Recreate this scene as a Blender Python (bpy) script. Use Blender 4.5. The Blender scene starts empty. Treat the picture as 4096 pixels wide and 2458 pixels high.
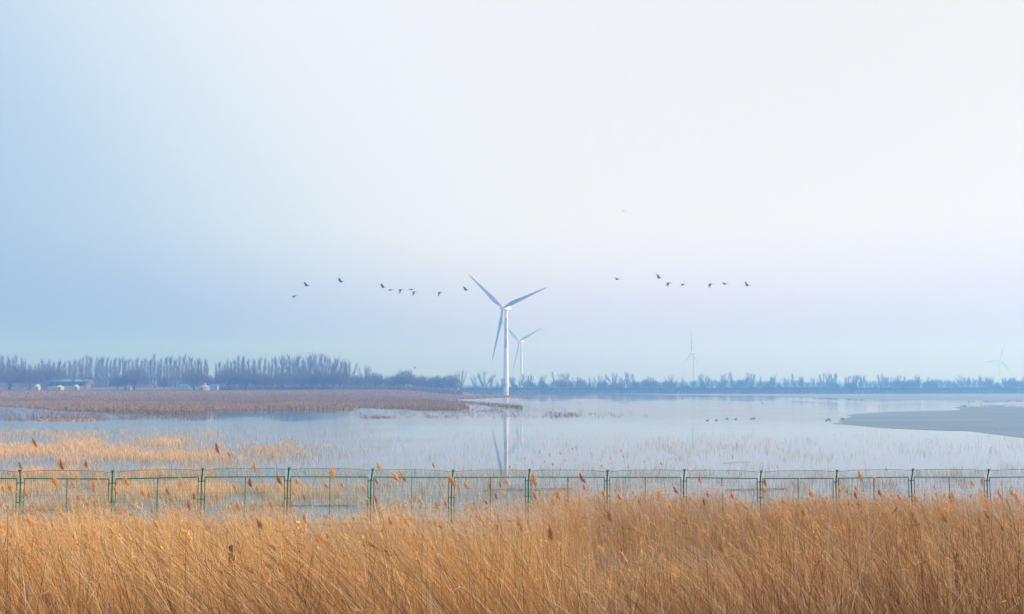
import bpy, bmesh, math, random
import numpy as np
from mathutils import Vector, Matrix

R = math.radians
rng = np.random.default_rng(7)
random.seed(7)
scene = bpy.context.scene
COL = scene.collection

# ------------------------------------------------------------------ camera
F, CX, CY, H = 3960.0, 2048.0, 1229.0, 5.4
TH = math.atan((1550 - CY) / F)
cam = bpy.data.cameras.new('camera')
cam.sensor_width = 36.0
cam.lens = F / 4096 * 36.0
cam.clip_start = 0.1
cam.clip_end = 9000
camo = bpy.data.objects.new('camera', cam)
camo.location = (0, 0, H)
camo.rotation_euler = (R(90) + TH, 0, 0)
COL.objects.link(camo)
scene.camera = camo

# ------------------------------------------------------------------ sky, sun, exposure
SUN_EL, SUN_AZ = R(20), R(84)          # azimuth clockwise from the view direction
world = bpy.data.worlds.new('World')
scene.world = world
world.use_nodes = True
nt = world.node_tree
nt.nodes.clear()
wout = nt.nodes.new('ShaderNodeOutputWorld')
bg = nt.nodes.new('ShaderNodeBackground')
sky = nt.nodes.new('ShaderNodeTexSky')
sky.sky_type = 'NISHITA'
sky.sun_disc = False
sky.sun_elevation = SUN_EL
sky.sun_rotation = SUN_AZ
sky.dust_density = 3.0
sky.air_density = 1.0
bg.inputs['Strength'].default_value = 0.1
tc = nt.nodes.new('ShaderNodeTexCoord')
dot = nt.nodes.new('ShaderNodeVectorMath'); dot.operation = 'DOT_PRODUCT'
g = Vector((math.sin(R(55)) * math.cos(R(45)), math.cos(R(55)) * math.cos(R(45)), math.sin(R(45))))
dot.inputs[1].default_value = g
nt.links.new(tc.outputs['Generated'], dot.inputs[0])
ramp = nt.nodes.new('ShaderNodeValToRGB')
ramp.color_ramp.interpolation = 'B_SPLINE'
VEIL = [(0.0, (1.6, 2.2, 3.8)), (0.25, (2.65, 4.05, 5.6)), (0.45, (6.1, 6.5, 6.75)),
        (0.65, (6.1, 6.2, 6.3)), (0.85, (5.9, 5.8, 5.6)), (1.0, (6.5, 6.2, 5.8))]
LOW_TINT = (.36, .38, 1.1)
el = ramp.color_ramp.elements
while len(el) < len(VEIL):
    el.new(0.5)
for e, (p, c) in zip(el, VEIL):
    e.position = p
    e.color = (c[0] / 10, c[1] / 10, c[2] / 10, 1)
nt.links.new(dot.outputs['Value'], ramp.inputs['Fac'])
sc10 = nt.nodes.new('ShaderNodeVectorMath'); sc10.operation = 'SCALE'
sc10.inputs['Scale'].default_value = 9.2
nt.links.new(ramp.outputs['Color'], sc10.inputs[0])
scs = nt.nodes.new('ShaderNodeVectorMath'); scs.operation = 'SCALE'
scs.inputs['Scale'].default_value = 0.16
nt.links.new(sky.outputs['Color'], scs.inputs[0])
addn = nt.nodes.new('ShaderNodeVectorMath'); addn.operation = 'ADD'
nt.links.new(sc10.outputs['Vector'], addn.inputs[0])
nt.links.new(scs.outputs['Vector'], addn.inputs[1])
# the low sky is bluer than the veil above it
sep = nt.nodes.new('ShaderNodeSeparateXYZ'); nt.links.new(tc.outputs['Generated'], sep.inputs[0])
low = nt.nodes.new('ShaderNodeMapRange'); low.interpolation_type = 'SMOOTHSTEP'
low.inputs['From Min'].default_value = -.04; low.inputs['From Max'].default_value = .17
nt.links.new(sep.outputs['Z'], low.inputs['Value'])
tint = nt.nodes.new('ShaderNodeMix'); tint.data_type = 'RGBA'
tint.inputs['A'].default_value = (*LOW_TINT, 1); tint.inputs['B'].default_value = (1, 1, 1, 1)
nt.links.new(low.outputs['Result'], tint.inputs['Factor'])
mulv = nt.nodes.new('ShaderNodeVectorMath'); mulv.operation = 'MULTIPLY'
nt.links.new(addn.outputs['Vector'], mulv.inputs[0]); nt.links.new(tint.outputs['Result'], mulv.inputs[1])
# an overcast sky keeps brightening towards the zenith
zen = nt.nodes.new('ShaderNodeMapRange'); zen.interpolation_type = 'SMOOTHSTEP'
zen.inputs['From Min'].default_value = .3; zen.inputs['From Max'].default_value = 1.0
nt.links.new(sep.outputs['Z'], zen.inputs['Value'])
zen.inputs['To Min'].default_value = 0.0; zen.inputs['To Max'].default_value = 1.0
zcol = nt.nodes.new('ShaderNodeMix'); zcol.data_type = 'RGBA'
zcol.inputs['A'].default_value = (1, 1, 1, 1); zcol.inputs['B'].default_value = (1.45, 1.42, 1.75, 1)
nt.links.new(zen.outputs['Result'], zcol.inputs['Factor'])
zsc = nt.nodes.new('ShaderNodeVectorMath'); zsc.operation = 'MULTIPLY'
nt.links.new(mulv.outputs['Vector'], zsc.inputs[0]); nt.links.new(zcol.outputs['Result'], zsc.inputs[1])
nt.links.new(zsc.outputs['Vector'], bg.inputs['Color'])
nt.links.new(bg.outputs['Background'], wout.inputs['Surface'])

sun = bpy.data.lights.new('sun', 'SUN')
sun.energy = 2.9
sun.angle = R(10)
sun.color = (1.0, 0.85, 0.67)
suno = bpy.data.objects.new('sun', sun)
sdir = Vector((math.sin(SUN_AZ) * math.cos(SUN_EL), math.cos(SUN_AZ) * math.cos(SUN_EL), math.sin(SUN_EL)))
suno.rotation_euler = sdir.to_track_quat('Z', 'Y').to_euler()
suno.location = (40, 0, 60)
COL.objects.link(suno)

vs = scene.view_settings
scene.display_settings.display_device = 'sRGB'
vs.view_transform = 'Standard'
vs.look = 'None'
vs.exposure = 0.56
vs.gamma = 1.0
vs.use_curve_mapping = False
cy = scene.cycles
cy.max_bounces = 10
cy.diffuse_bounces = 3
cy.glossy_bounces = 3
cy.transmission_bounces = 3
cy.volume_bounces = 8
cy.transparent_max_bounces = 8
cy.use_denoising = True
cy.sample_clamp_indirect = 6.0

# ------------------------------------------------------------------ helpers
def slope(py):
    v = (np.asarray(py, float) - CY) / F
    return (math.sin(TH) - v * math.cos(TH)) / (math.cos(TH) + v * math.sin(TH))

def at(px, py, D):
    """the world point seen at photo pixel px, py at distance D"""
    z = H + slope(py) * D
    yc = D * math.cos(TH) + (z - H) * math.sin(TH)
    return Vector(((px - CX) / F * yc, D, float(z)))

def xz(px, D, z=0.0):
    yc = D * math.cos(TH) + (z - H) * math.sin(TH)
    return (px - CX) / F * yc

def to_px(x, y, z):
    yc = y * math.cos(TH) + (z - H) * math.sin(TH)
    zc = -y * math.sin(TH) + (z - H) * math.cos(TH)
    return CX + F * x / yc, CY - F * zc / yc

def on_water(px, py):
    D = -H / slope(py)
    return xz(px, D), D

def sm(a, b, t):
    u = np.clip((np.asarray(t, float) - a) / (b - a), 0, 1)
    return u * u * (3 - 2 * u)

def vnoise(x, y, seed=0):
    """smooth value noise, numpy"""
    x = np.asarray(x, float); y = np.asarray(y, float)
    xi = np.floor(x).astype(np.int64); yi = np.floor(y).astype(np.int64)
    fx = x - xi; fy = y - yi
    fx = fx * fx * (3 - 2 * fx); fy = fy * fy * (3 - 2 * fy)
    def h(a, b):
        n = (a * 374761393 + b * 668265263 + seed * 974711) & 0xffffffff
        n = ((n ^ (n >> 13)) * 1274126177) & 0xffffffff
        return ((n ^ (n >> 16)) & 0xffff) / 65535.0
    a = h(xi, yi); b = h(xi + 1, yi); c = h(xi, yi + 1); d = h(xi + 1, yi + 1)
    return (a * (1 - fx) + b * fx) * (1 - fy) + (c * (1 - fx) + d * fx) * fy

def np_mesh(name, V, Fc, mat, col=None, smooth=False):
    V = np.ascontiguousarray(V, dtype=np.float32).reshape(-1, 3)
    Fc = np.ascontiguousarray(Fc, dtype=np.int32)
    n, k = Fc.shape
    me = bpy.data.meshes.new(name)
    me.vertices.add(len(V)); me.vertices.foreach_set('co', V.ravel())
    me.loops.add(n * k); me.loops.foreach_set('vertex_index', Fc.ravel())
    me.polygons.add(n)
    me.polygons.foreach_set('loop_start', np.arange(0, n * k, k, dtype=np.int32))
    me.polygons.foreach_set('loop_total', np.full(n, k, dtype=np.int32))
    if smooth:
        me.polygons.foreach_set('use_smooth', np.ones(n, dtype=bool))
    me.update(calc_edges=True)
    if col is not None:
        a = me.color_attributes.new('tint', 'FLOAT_COLOR', 'POINT')
        c4 = np.ones((len(V), 4), np.float32); c4[:, :3] = col
        a.data.foreach_set('color', c4.ravel())
    if mat is not None:
        me.materials.append(mat)
    return me

def link(name, me, parent=None, loc=None):
    o = bpy.data.objects.new(name, me)
    if loc is not None:
        o.location = loc
    COL.objects.link(o)
    if parent is not None:
        o.parent = parent
    return o

def empty(name, loc, label, cat, group=None):
    o = bpy.data.objects.new(name, None)
    o.location = loc
    o.empty_display_size = 0.2
    COL.objects.link(o)
    tag(o, label, cat, group)
    return o

def tag(o, label=None, cat=None, group=None, kind=None):
    if label: o['label'] = label
    if cat: o['category'] = cat
    if group: o['group'] = group
    if kind: o['kind'] = kind
    return o

class MB:
    """collects simple solids, then becomes one mesh"""
    def __init__(s): s.v = []; s.f = []
    def box(s, c, d, rot=None):
        n = len(s.v)
        for k in range(8):
            p = Vector(((k & 1) - .5, ((k >> 1) & 1) - .5, ((k >> 2) & 1) - .5))
            p = Vector((p.x * d[0], p.y * d[1], p.z * d[2]))
            if rot is not None: p = rot @ p
            s.v.append(tuple(Vector(c) + p))
        for q in ((0, 2, 3, 1), (4, 5, 7, 6), (0, 1, 5, 4), (2, 6, 7, 3), (0, 4, 6, 2), (1, 3, 7, 5)):
            s.f.append(tuple(n + i for i in q))
        return s
    def tube(s, pts, rad, n=6, cap=True):
        pts = [Vector(p) for p in pts]
        if not hasattr(rad, '__len__'): rad = [rad] * len(pts)
        b = len(s.v)
        up = None
        for i, p in enumerate(pts):
            d = (pts[min(i + 1, len(pts) - 1)] - pts[max(i - 1, 0)])
            d = d.normalized() if d.length > 1e-9 else Vector((0, 0, 1))
            if up is None:
                up = Vector((0, 1, 0)) if abs(d.y) < .9 else Vector((1, 0, 0))
            u = up - d * up.dot(d); u.normalize(); up = u
            w = d.cross(u)
            for k in range(n):
                a = 2 * math.pi * (k + .5) / n
                s.v.append(tuple(p + (u * math.cos(a) + w * math.sin(a)) * rad[i]))
        for i in range(len(pts) - 1):
            for k in range(n):
                k2 = (k + 1) % n
                s.f.append((b + i * n + k, b + i * n + k2, b + (i + 1) * n + k2, b + (i + 1) * n + k))
        if cap:
            s.f.append(tuple(b + k for k in reversed(range(n))))
            s.f.append(tuple(b + (len(pts) - 1) * n + k for k in range(n)))
        return s
    def lathe(s, prof, n=16, axis='z', origin=(0, 0, 0)):
        b = len(s.v)
        for (r, h) in prof:
            for k in range(n):
                a = 2 * math.pi * k / n
                p = (r * math.cos(a), r * math.sin(a), h)
                if axis == 'y': p = (p[0], p[2], p[1])
                s.v.append((p[0] + origin[0], p[1] + origin[1], p[2] + origin[2]))
        for i in range(len(prof) - 1):
            for k in range(n):
                k2 = (k + 1) % n
                s.f.append((b + i * n + k, b + i * n + k2, b + (i + 1) * n + k2, b + (i + 1) * n + k))
        s.f.append(tuple(b + k for k in reversed(range(n))))
        s.f.append(tuple(b + (len(prof) - 1) * n + k for k in range(n)))
        return s
    def tri(s, a, b, c):
        n = len(s.v); s.v += [tuple(a), tuple(b), tuple(c)]; s.f.append((n, n + 1, n + 2)); return s
    def mesh(s, name, mat, smooth=False):
        me = bpy.data.meshes.new(name)
        me.from_pydata(s.v, [], s.f)
        bm = bmesh.new(); bm.from_mesh(me)
        bmesh.ops.recalc_face_normals(bm, faces=bm.faces); bm.to_mesh(me); bm.free()
        if smooth:
            me.polygons.foreach_set('use_smooth', [True] * len(me.polygons))
            try: me.set_sharp_from_angle(angle=R(40))
            except Exception: pass
        me.materials.append(mat)
        return me
    def obj(s, name, mat, parent=None, loc=None, smooth=False):
        return link(name, s.mesh(name, mat, smooth), parent, loc)

# ------------------------------------------------------------------ materials
def material(name, color, rough=0.8, spec=0.3, scale=None, var=0.25, stretch=(1, 1, 1), bump=0.0, attr=False,
             trans=0.0, metal=0.0, second=None, detail=4.0):
    m = bpy.data.materials.new(name); m.use_nodes = True
    t = m.node_tree; N = t.nodes; L = t.links
    b = N['Principled BSDF']
    b.inputs['Roughness'].default_value = rough
    b.inputs['Specular IOR Level'].default_value = spec
    b.inputs['Metallic'].default_value = metal
    src = None
    if attr:
        a = N.new('ShaderNodeAttribute'); a.attribute_name = 'tint'
        src = a.outputs['Color']
    if scale:
        geo = N.new('ShaderNodeNewGeometry'); mp = N.new('ShaderNodeMapping')
        mp.inputs['Scale'].default_value = stretch
        L.new(geo.outputs['Position'], mp.inputs['Vector'])
        nz = N.new('ShaderNodeTexNoise'); nz.inputs['Scale'].default_value = scale
        nz.inputs['Detail'].default_value = detail; nz.inputs['Roughness'].default_value = .62
        L.new(mp.outputs['Vector'], nz.inputs['Vector'])
        cr = N.new('ShaderNodeValToRGB')
        c2 = second or tuple(c * (1 + var) for c in color)
        c1 = color if second else tuple(c * (1 - var) for c in color)
        cr.color_ramp.elements[0].position = .3; cr.color_ramp.elements[1].position = .7
        cr.color_ramp.elements[0].color = (*c1, 1); cr.color_ramp.elements[1].color = (*c2, 1)
        L.new(nz.outputs['Fac'], cr.inputs['Fac'])
        if src is not None:
            mx = N.new('ShaderNodeMix'); mx.data_type = 'RGBA'; mx.blend_type = 'MULTIPLY'
            mx.inputs['Factor'].default_value = 1.0
            L.new(src, mx.inputs['A']); L.new(cr.outputs['Color'], mx.inputs['B'])
            src = mx.outputs['Result']
        else:
            src = cr.outputs['Color']
        if bump:
            bp = N.new('ShaderNodeBump'); bp.inputs['Strength'].default_value = bump
            L.new(nz.outputs['Fac'], bp.inputs['Height']); L.new(bp.outputs['Normal'], b.inputs['Normal'])
    if src is not None:
        L.new(src, b.inputs['Base Color'])
    else:
        b.inputs['Base Color'].default_value = (*color, 1)
    if trans > 0:
        out = N['Material Output']
        tr = N.new('ShaderNodeBsdfTranslucent')
        if src is not None: L.new(src, tr.inputs['Color'])
        else: tr.inputs['Color'].default_value = (*color, 1)
        ms = N.new('ShaderNodeMixShader'); ms.inputs['Fac'].default_value = trans
        L.new(b.outputs['BSDF'], ms.inputs[1]); L.new(tr.outputs['BSDF'], ms.inputs[2])
        L.new(ms.outputs['Shader'], out.inputs['Surface'])
    return m

M_ground = material('marsh_earth', (.12, .08, .055), .95, .1, scale=.05, second=(.21, .145, .10), bump=.3, stretch=(1, 1, 1))
M_reed = material('dry_reed', (1, 1, 1), .7, .25, attr=True, trans=.25)
M_plume = material('reed_plume', (.82, .50, .20), .85, .1, scale=40, var=.35, trans=.3)
M_plume_pale = material('reed_plume_pale', (.87, .59, .27), .85, .1, scale=40, var=.3, trans=.3)
M_plume_dark = material('reed_plume_dark', (.56, .31, .12), .85, .1, scale=40, var=.35, trans=.2)
M_stalk = material('reed_stalk', (.50, .35, .17), .65, .3, scale=9, var=.3)
M_green = material('green_fence_paint', (.022, .20, .078), .45, .4, scale=6, var=.3)
M_white = material('turbine_white', (.84, .85, .86), .45, .4, scale=.15, var=.05)
M_blade = material('blade_grey_white', (.44, .49, .54), .5, .35, scale=.2, var=.05)
M_blue = material('lettering_blue', (.001, .10, .42), .5, .2)
M_steel = material('grey_steel', (.30, .33, .36), .5, .4, scale=.5, var=.15)
M_bark = material('bare_twigs', (.12, .10, .088), .9, .1, scale=.3, var=.3)
M_bark2 = material('bare_twigs_reddish', (.15, .11, .09), .9, .1, scale=.3, var=.3)
M_shrub = material('shore_shrub', (.075, .07, .05), .95, .1, scale=.2, var=.35)
M_yurt = material('white_canvas', (.46, .45, .42), .8, .1, scale=1.5, var=.05)
M_brick = material('brick_wall', (.19, .13, .11), .9, .1, scale=1.2, var=.25)
M_bluetin = material('blue_tin_roof', (.05, .24, .46), .5, .3, scale=.5, var=.15)
M_palewall = material('pale_render', (.55, .53, .50), .9, .1, scale=.6, var=.12)
M_dark = material('dark_opening', (.03, .03, .035), .8, .1)
M_wood = material('wet_dark_wood', (.05, .04, .035), .7, .3, scale=14, var=.5, bump=.4)
M_pole = material('floating_bamboo', (.22, .165, .12), .7, .2, scale=12, var=.5)
M_bird = material('dark_feather', (.08, .08, .088), .8, .1, scale=6, var=.4)
M_birdgrey = material('grey_feather', (.22, .22, .24), .8, .1, scale=6, var=.3)
M_duckpale = material('pale_feather', (.45, .43, .40), .8, .1, scale=8, var=.2)
M_marsh = material('marsh_plants', (1, 1, 1), .95, .05, attr=True, trans=.15)
M_ice = material('lake_ice', (.075, .14, .185), .5, .15, scale=1.0, second=(.18, .285, .35), stretch=(.012, .07, 1), detail=10)

def lamp_material():
    m = bpy.data.materials.new('lamp_glow'); m.use_nodes = True
    b = m.node_tree.nodes['Principled BSDF']
    b.inputs['Emission Color'].default_value = (1, .80, .48, 1)
    b.inputs['Emission Strength'].default_value = 5
    return m
M_lamp = lamp_material()

def water_material():
    m = bpy.data.materials.new('lake_water'); m.use_nodes = True
    t = m.node_tree; N = t.nodes; L = t.links; b = N['Principled BSDF']
    b.inputs['Base Color'].default_value = (.11, .15, .18, 1)
    b.inputs['IOR'].default_value = 1.333
    geo = N.new('ShaderNodeNewGeometry')
    at_ = N.new('ShaderNodeAttribute'); at_.attribute_name = 'tint'
    L.new(at_.outputs['Fac'], b.inputs['Roughness'])
    mp2 = N.new('ShaderNodeMapping'); mp2.inputs['Scale'].default_value = (.8, 2.2, 1)
    L.new(geo.outputs['Position'], mp2.inputs['Vector'])
    n2 = N.new('ShaderNodeTexNoise'); n2.inputs['Scale'].default_value = 1.2; n2.inputs['Detail'].default_value = 4
    L.new(mp2.outputs['Vector'], n2.inputs['Vector'])
    bp = N.new('ShaderNodeBump'); bp.inputs['Strength'].default_value = .05; bp.inputs['Distance'].default_value = .02
    L.new(n2.outputs['Fac'], bp.inputs['Height']); L.new(bp.outputs['Normal'], b.inputs['Normal'])
    return m
M_water = water_material()

# ------------------------------------------------------------------ ground, water, ice
FRONT_X = [-3000, 0, 150, 300, 500, 700, 800, 835, 1100, 1400, 1455, 1550, 1700, 1840, 1900, 1960, 2000, 2090]
FRONT_Y = [1630, 1631, 1632, 1644, 1648, 1655, 1651, 1640, 1641, 1641, 1632, 1634, 1640, 1642, 1632, 1606, 1596, 1588]

def marsh_mask(x, y):
    """1 on the low marsh, 0 in open water"""
    x = np.asarray(x, float); y = np.maximum(np.asarray(y, float), 1.0)
    a = CX + F * x / y
    b = 1550 + H * F / y
    b = b + (vnoise(x * .09, y * .03, 3) - .5) * 9
    a2 = a + (vnoise(x * .05 + 9, y * .02, 4) - .5) * 70
    main = (b < np.interp(a, FRONT_X, FRONT_Y)) & ((a2 < 1850) | ((a2 < 2170) & (b > 1583.5) & (b < 1596 - (a2 - 1850) * .012)))
    pools = ((a2 > 1770) & (a2 < 1850) & (b > 1591) & (b < 1596)) | ((a2 > 1800) & (b > 1600) & (b < 1616))
    strip = (a2 > 1780) & (a2 < 2060) & (np.abs(b - (1611 + (a - 1850) * .10)) < 3.0)
    return ((main & ~pools) | strip).astype(float)

def ground_z(x, y):
    x = np.asarray(x, float); y = np.asarray(y, float)
    bank = 3.75 - 4.15 * sm(3.0, 19.0, y)
    bank = bank + .75 * sm(-1, -10, x) * sm(36, 22, y) * sm(8, 14, y)
    z = np.where(y < 60, bank, -.5) - .45 * sm(30, 60, y)
    m = marsh_mask(x, y) * (y > 150)
    z = np.where(m > .5, .06 + .05 * vnoise(x * .2, y * .2, 5), np.where(y > 150, -.8, z))
    land = 3.35 * sm(330, 600, y) * sm(-22, -75, x)
    z = np.where((y > 320) & (m > .5), z + land, z)
    lev = sm(856, 866, y) * 2.9
    z = np.where(y > 850, np.maximum(z, lev - .5 * (lev <= 0)), z)
    z = np.where(y > 866, np.maximum(z, 2.4 + .5 * vnoise(x * .03, y * .03, 6)), z)
    return z

def build_ground():
    ys = np.concatenate([np.arange(-40, 0, 10), np.arange(0, 40, .8), np.arange(40, 190, 15), np.arange(190, 300, 2.0),
                         np.arange(300, 850, 7.0), np.arange(850, 880, 2.0), np.arange(880, 2640, 80)])
    xs = np.concatenate([np.arange(-1500, -420, 60), np.arange(-420, 420, 3.5), np.arange(420, 1501, 60)])
    X, Y = np.meshgrid(xs, ys)
    Z = ground_z(X, Y) + (vnoise(X * .9, Y * .9, 8) - .5) * .12 * (Y < 60)
    V = np.stack([X, Y, Z], -1).reshape(-1, 3)
    nx, ny = len(xs), len(ys)
    i = (np.arange(ny - 1)[:, None] * nx + np.arange(nx - 1)[None]).ravel()
    Fc = np.stack([i, i + 1, i + nx + 1, i + nx], -1)
    o = link('ground', np_mesh('ground', V, Fc, M_ground, smooth=True))
    tag(o, kind='structure')
build_ground()

def sheet(name, pts, z, mat):
    bm = bmesh.new()
    f = bm.faces.new([bm.verts.new((p[0], p[1], z)) for p in pts])
    bmesh.ops.triangulate(bm, faces=[f])
    bmesh.ops.recalc_face_normals(bm, faces=bm.faces)
    for f in bm.faces:
        if f.normal.z < 0: f.normal_flip()
    me = bpy.data.meshes.new(name); bm.to_mesh(me); bm.free()
    me.materials.append(mat)
    return tag(link(name, me), kind='structure')

def build_water():
    # open water; where the wind ruffles it the surface is rougher, in the lee of the marsh it lies calm
    ys = np.concatenate([np.geomspace(8, 40, 14), np.geomspace(43, 872, 190)])
    ps = np.concatenate([np.linspace(-3900, -500, 20), np.linspace(-460, 4560, 150), np.linspace(4700, 8000, 20)])
    P, Y = np.meshgrid(ps, ys)
    X = (P - CX) / F * Y
    B = 1550 + H * F / Y
    P2 = P + (vnoise(P * .004, B * .05, 71) - .5) * 420; B2 = B + (vnoise(P * .006 + 7, B * .05, 72) - .5) * 26
    calm_strip = sm(200, 600, P2) * sm(1600, 1300, P2) * sm(1692, 1658, B2)
    calm_near = sm(1250, 1850, P2) * sm(1655, 1740, B2)
    calm_edge = sm(1700, 2000, P2) * sm(1606, 1592, B2) * .6
    calm_ice = sm(3000, 3300, P2) * sm(1600, 1616, B2) * sm(1660, 1640, B2) * .55
    calm = np.maximum.reduce([calm_strip, calm_near, calm_edge, calm_ice])
    r = .15 - .12 * np.clip(calm, 0, 1) + .03 * (vnoise(P * .01, B * .2, 73) - .5)
    r = np.where(Y < 45, .04, r)
    V = np.stack([X, Y, 0 * X], -1).reshape(-1, 3); nx, ny = len(ps), len(ys)
    i = (np.arange(ny - 1)[:, None] * nx + np.arange(nx - 1)[None]).ravel()
    Fc = np.stack([i, i + 1, i + nx + 1, i + nx], -1)
    o = link('water', np_mesh('water', V, Fc, M_water, np.repeat(np.clip(r, .02, .3).reshape(-1, 1), 3, 1)))
    tag(o, kind='structure')
build_water()

def ragged(pts, n, amp, seed):
    """subdivide a pixel polyline and roughen it along x"""
    r = random.Random(seed); out = []
    for i in range(len(pts) - 1):
        a, b = pts[i], pts[i + 1]
        for k in range(n):
            t = k / n
            out.append((a[0] + (b[0] - a[0]) * t + (r.random() - .5) * amp * (k > 0),
                        a[1] + (b[1] - a[1]) * t + (r.random() - .5) * .25 * (k > 0)))
    out.append(pts[-1])
    return out

ice_edge = [(4700, 1624), (4096, 1626.5), (3870, 1627), (3810, 1631), (3845, 1637), (3830, 1642), (3640, 1646), (3540, 1649),
            (3420, 1656), (3388, 1663), (3412, 1669), (3385, 1674), (3375, 1681), (3350, 1687), (3375, 1691), (3326, 1696),
            (3420, 1702), (3510, 1712), (3660, 1719), (3760, 1723), (3870, 1725), (3960, 1736), (4096, 1753), (4300, 1772), (4700, 1800)]
sheet('lake_ice', [on_water(*p) for p in ragged(ice_edge, 4, 3, 1)], .012, M_ice)
far_edge = [(5800, 1576.2), (2300, 1576.2), (2500, 1577.6), (2900, 1584), (3040, 1585), (3090, 1587), (3190, 1588.5), (3330, 1594), (3260, 1592.6),
            (3420, 1596), (3560, 1599), (3760, 1601.5), (4096, 1604), (5800, 1612)]
sheet('far_lake_ice', [on_water(*p) for p in far_edge[:2] + ragged(far_edge[2:], 3, 8, 2)], .012, M_ice)

# ------------------------------------------------------------------ wind turbines
def blade_mesh(L):
    n = 14
    st = [(.0, 1.9, 1.9, 0), (.05, 1.9, 1.9, 0), (.12, 2.6, 1.35, 14), (.2, 3.3, .9, 12), (.28, 3.1, .72, 9), (.4, 2.55, .52, 6),
          (.55, 1.95, .36, 4), (.7, 1.45, .25, 2.5), (.85, 1.0, .16, 1), (.96, .62, .09, 0), (1.0, .2, .05, 0)]
    v, f = [], []
    for (t, c, th, tw) in st:
        for k in range(n):
            a = 2 * math.pi * k / n
            x = math.cos(a) * c / 2 - (c - 1.9) * .26 * (1 if t > .05 else 0)
            y = math.sin(a) * th / 2 * (1 - .35 * math.cos(a) if t > .1 else 1)
            w = R(tw + 4)
            v.append((x * math.cos(w) - y * math.sin(w), x * math.sin(w) + y * math.cos(w) - 1.2 * t * t, 1.0 + t * (L - 1.0)))
    for i in range(len(st) - 1):
        for k in range(n):
            k2 = (k + 1) % n
            f.append((i * n + k, i * n + k2, (i + 1) * n + k2, (i + 1) * n + k))
    f.append(tuple(reversed(range(n)))); f.append(tuple((len(st) - 1) * n + k for k in range(n)))
    m = MB(); m.v = v; m.f = f
    return m.mesh('blade', M_blade, True)

BLADE = blade_mesh(40.4)
HUBZ = 65.0

def turbine(hub_px, hub_py, D, yaw, angles, label, main=False, base_z=0.0):
    hub = at(hub_px, hub_py, D)
    a = Vector((-math.sin(yaw), -math.cos(yaw), 0))
    base = Vector((hub.x, hub.y, base_z)) - a * 4.2
    hz = hub.z - base_z
    t = empty('wind_turbine', base, label, 'wind turbine', 'wind turbines round the lake')
    MB().lathe([(2.05, -1.5), (2.05, 0), (1.95, hz * .25), (1.62, hz * .6), (1.22, hz - 1.9)], 28).obj('tower', M_white, t, smooth=True)
    rot = Matrix((( math.cos(yaw), math.sin(yaw) * 1, 0), (-math.sin(yaw), math.cos(yaw), 0), (0, 0, 1)))
    # nacelle: local y runs away from the rotor
    m = MB()
    prof = [(-2.4, 1.35), (-1.9, 1.62), (1.0, 1.75), (4.2, 1.7), (5.0, 1.3)]
    n = 16; b0 = 0
    for (yy, r) in prof:
        for k in range(n):
            an = 2 * math.pi * k / n
            ca, sa = math.cos(an), math.sin(an)
            q = (abs(ca) ** 4 + abs(sa) ** 4) ** -.25
            m.v.append(tuple(rot @ Vector((ca * q * r * .95, yy, sa * q * r)) + Vector((0, 0, hz))))
    for i in range(len(prof) - 1):
        for k in range(n):
            k2 = (k + 1) % n
            m.f.append((i * n + k, i * n + k2, (i + 1) * n + k2, (i + 1) * n + k))
    m.f.append(tuple(range(n))); m.f.append(tuple((len(prof) - 1) * n + k for k in range(n)))
    nac = m.obj('nacelle', M_white, t, smooth=True)
    if main:
        mm = MB()
        p = rot @ Vector((.3, 3.6, 0))
        mm.tube([p + Vector((0, 0, hz + 1.6)), p + Vector((0, 0, hz + 3.6))], .09, 6)
        mm.tube([p + Vector((-.5, 0, hz + 3.2)), p + Vector((.5, 0, hz + 3.2))], .07, 6)
        mm.obj('wind_vane', M_steel, nac)
    # spinner
    sp = MB().lathe([(.3, -3.1), (1.0, -2.8), (1.6, -2.0), (1.85, -.9), (1.8, .4), (1.5, 1.2)], 20, 'y')
    sp.v = [tuple(rot @ Vector(p) + a * 4.2 + Vector((0, 0, hz))) for p in sp.v]
    sp.obj('hub', M_white, t, smooth=True)
    for ph in angles:
        o = link('blade', BLADE, t)
        mrot = rot.to_4x4() @ Matrix.Rotation(R(ph), 4, 'Y')
        o.matrix_local = Matrix.Translation(a * 4.6 + Vector((0, 0, hz))) @ mrot
    return t, base, hz

main_t, mbase, mhz = turbine(2013, 1232, 742, R(30), (70, 192, -49),
    'tall white wind turbine with blue lettering down its tower, nearest of all', True)
turbine(2078, 1366, 1325, R(36), (66, 194, -47), 'pale wind turbine just behind the lettered one, its tower beside it', base_z=2.4)
turbine(2767, 1413, 1722, R(75), (3, 243, 123), 'faint wind turbine turned almost edge-on above the far trees', base_z=2.4)
turbine(4001, 1441, 2165, R(8), (14, 262, 142), 'faintest wind turbine, farthest in the haze beyond the ice', base_z=2.4)

def tower_r(z):
    return float(np.interp(z, [0, mhz * .25, mhz * .6, mhz - 1.9], [2.05, 1.95, 1.62, 1.22]))

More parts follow.
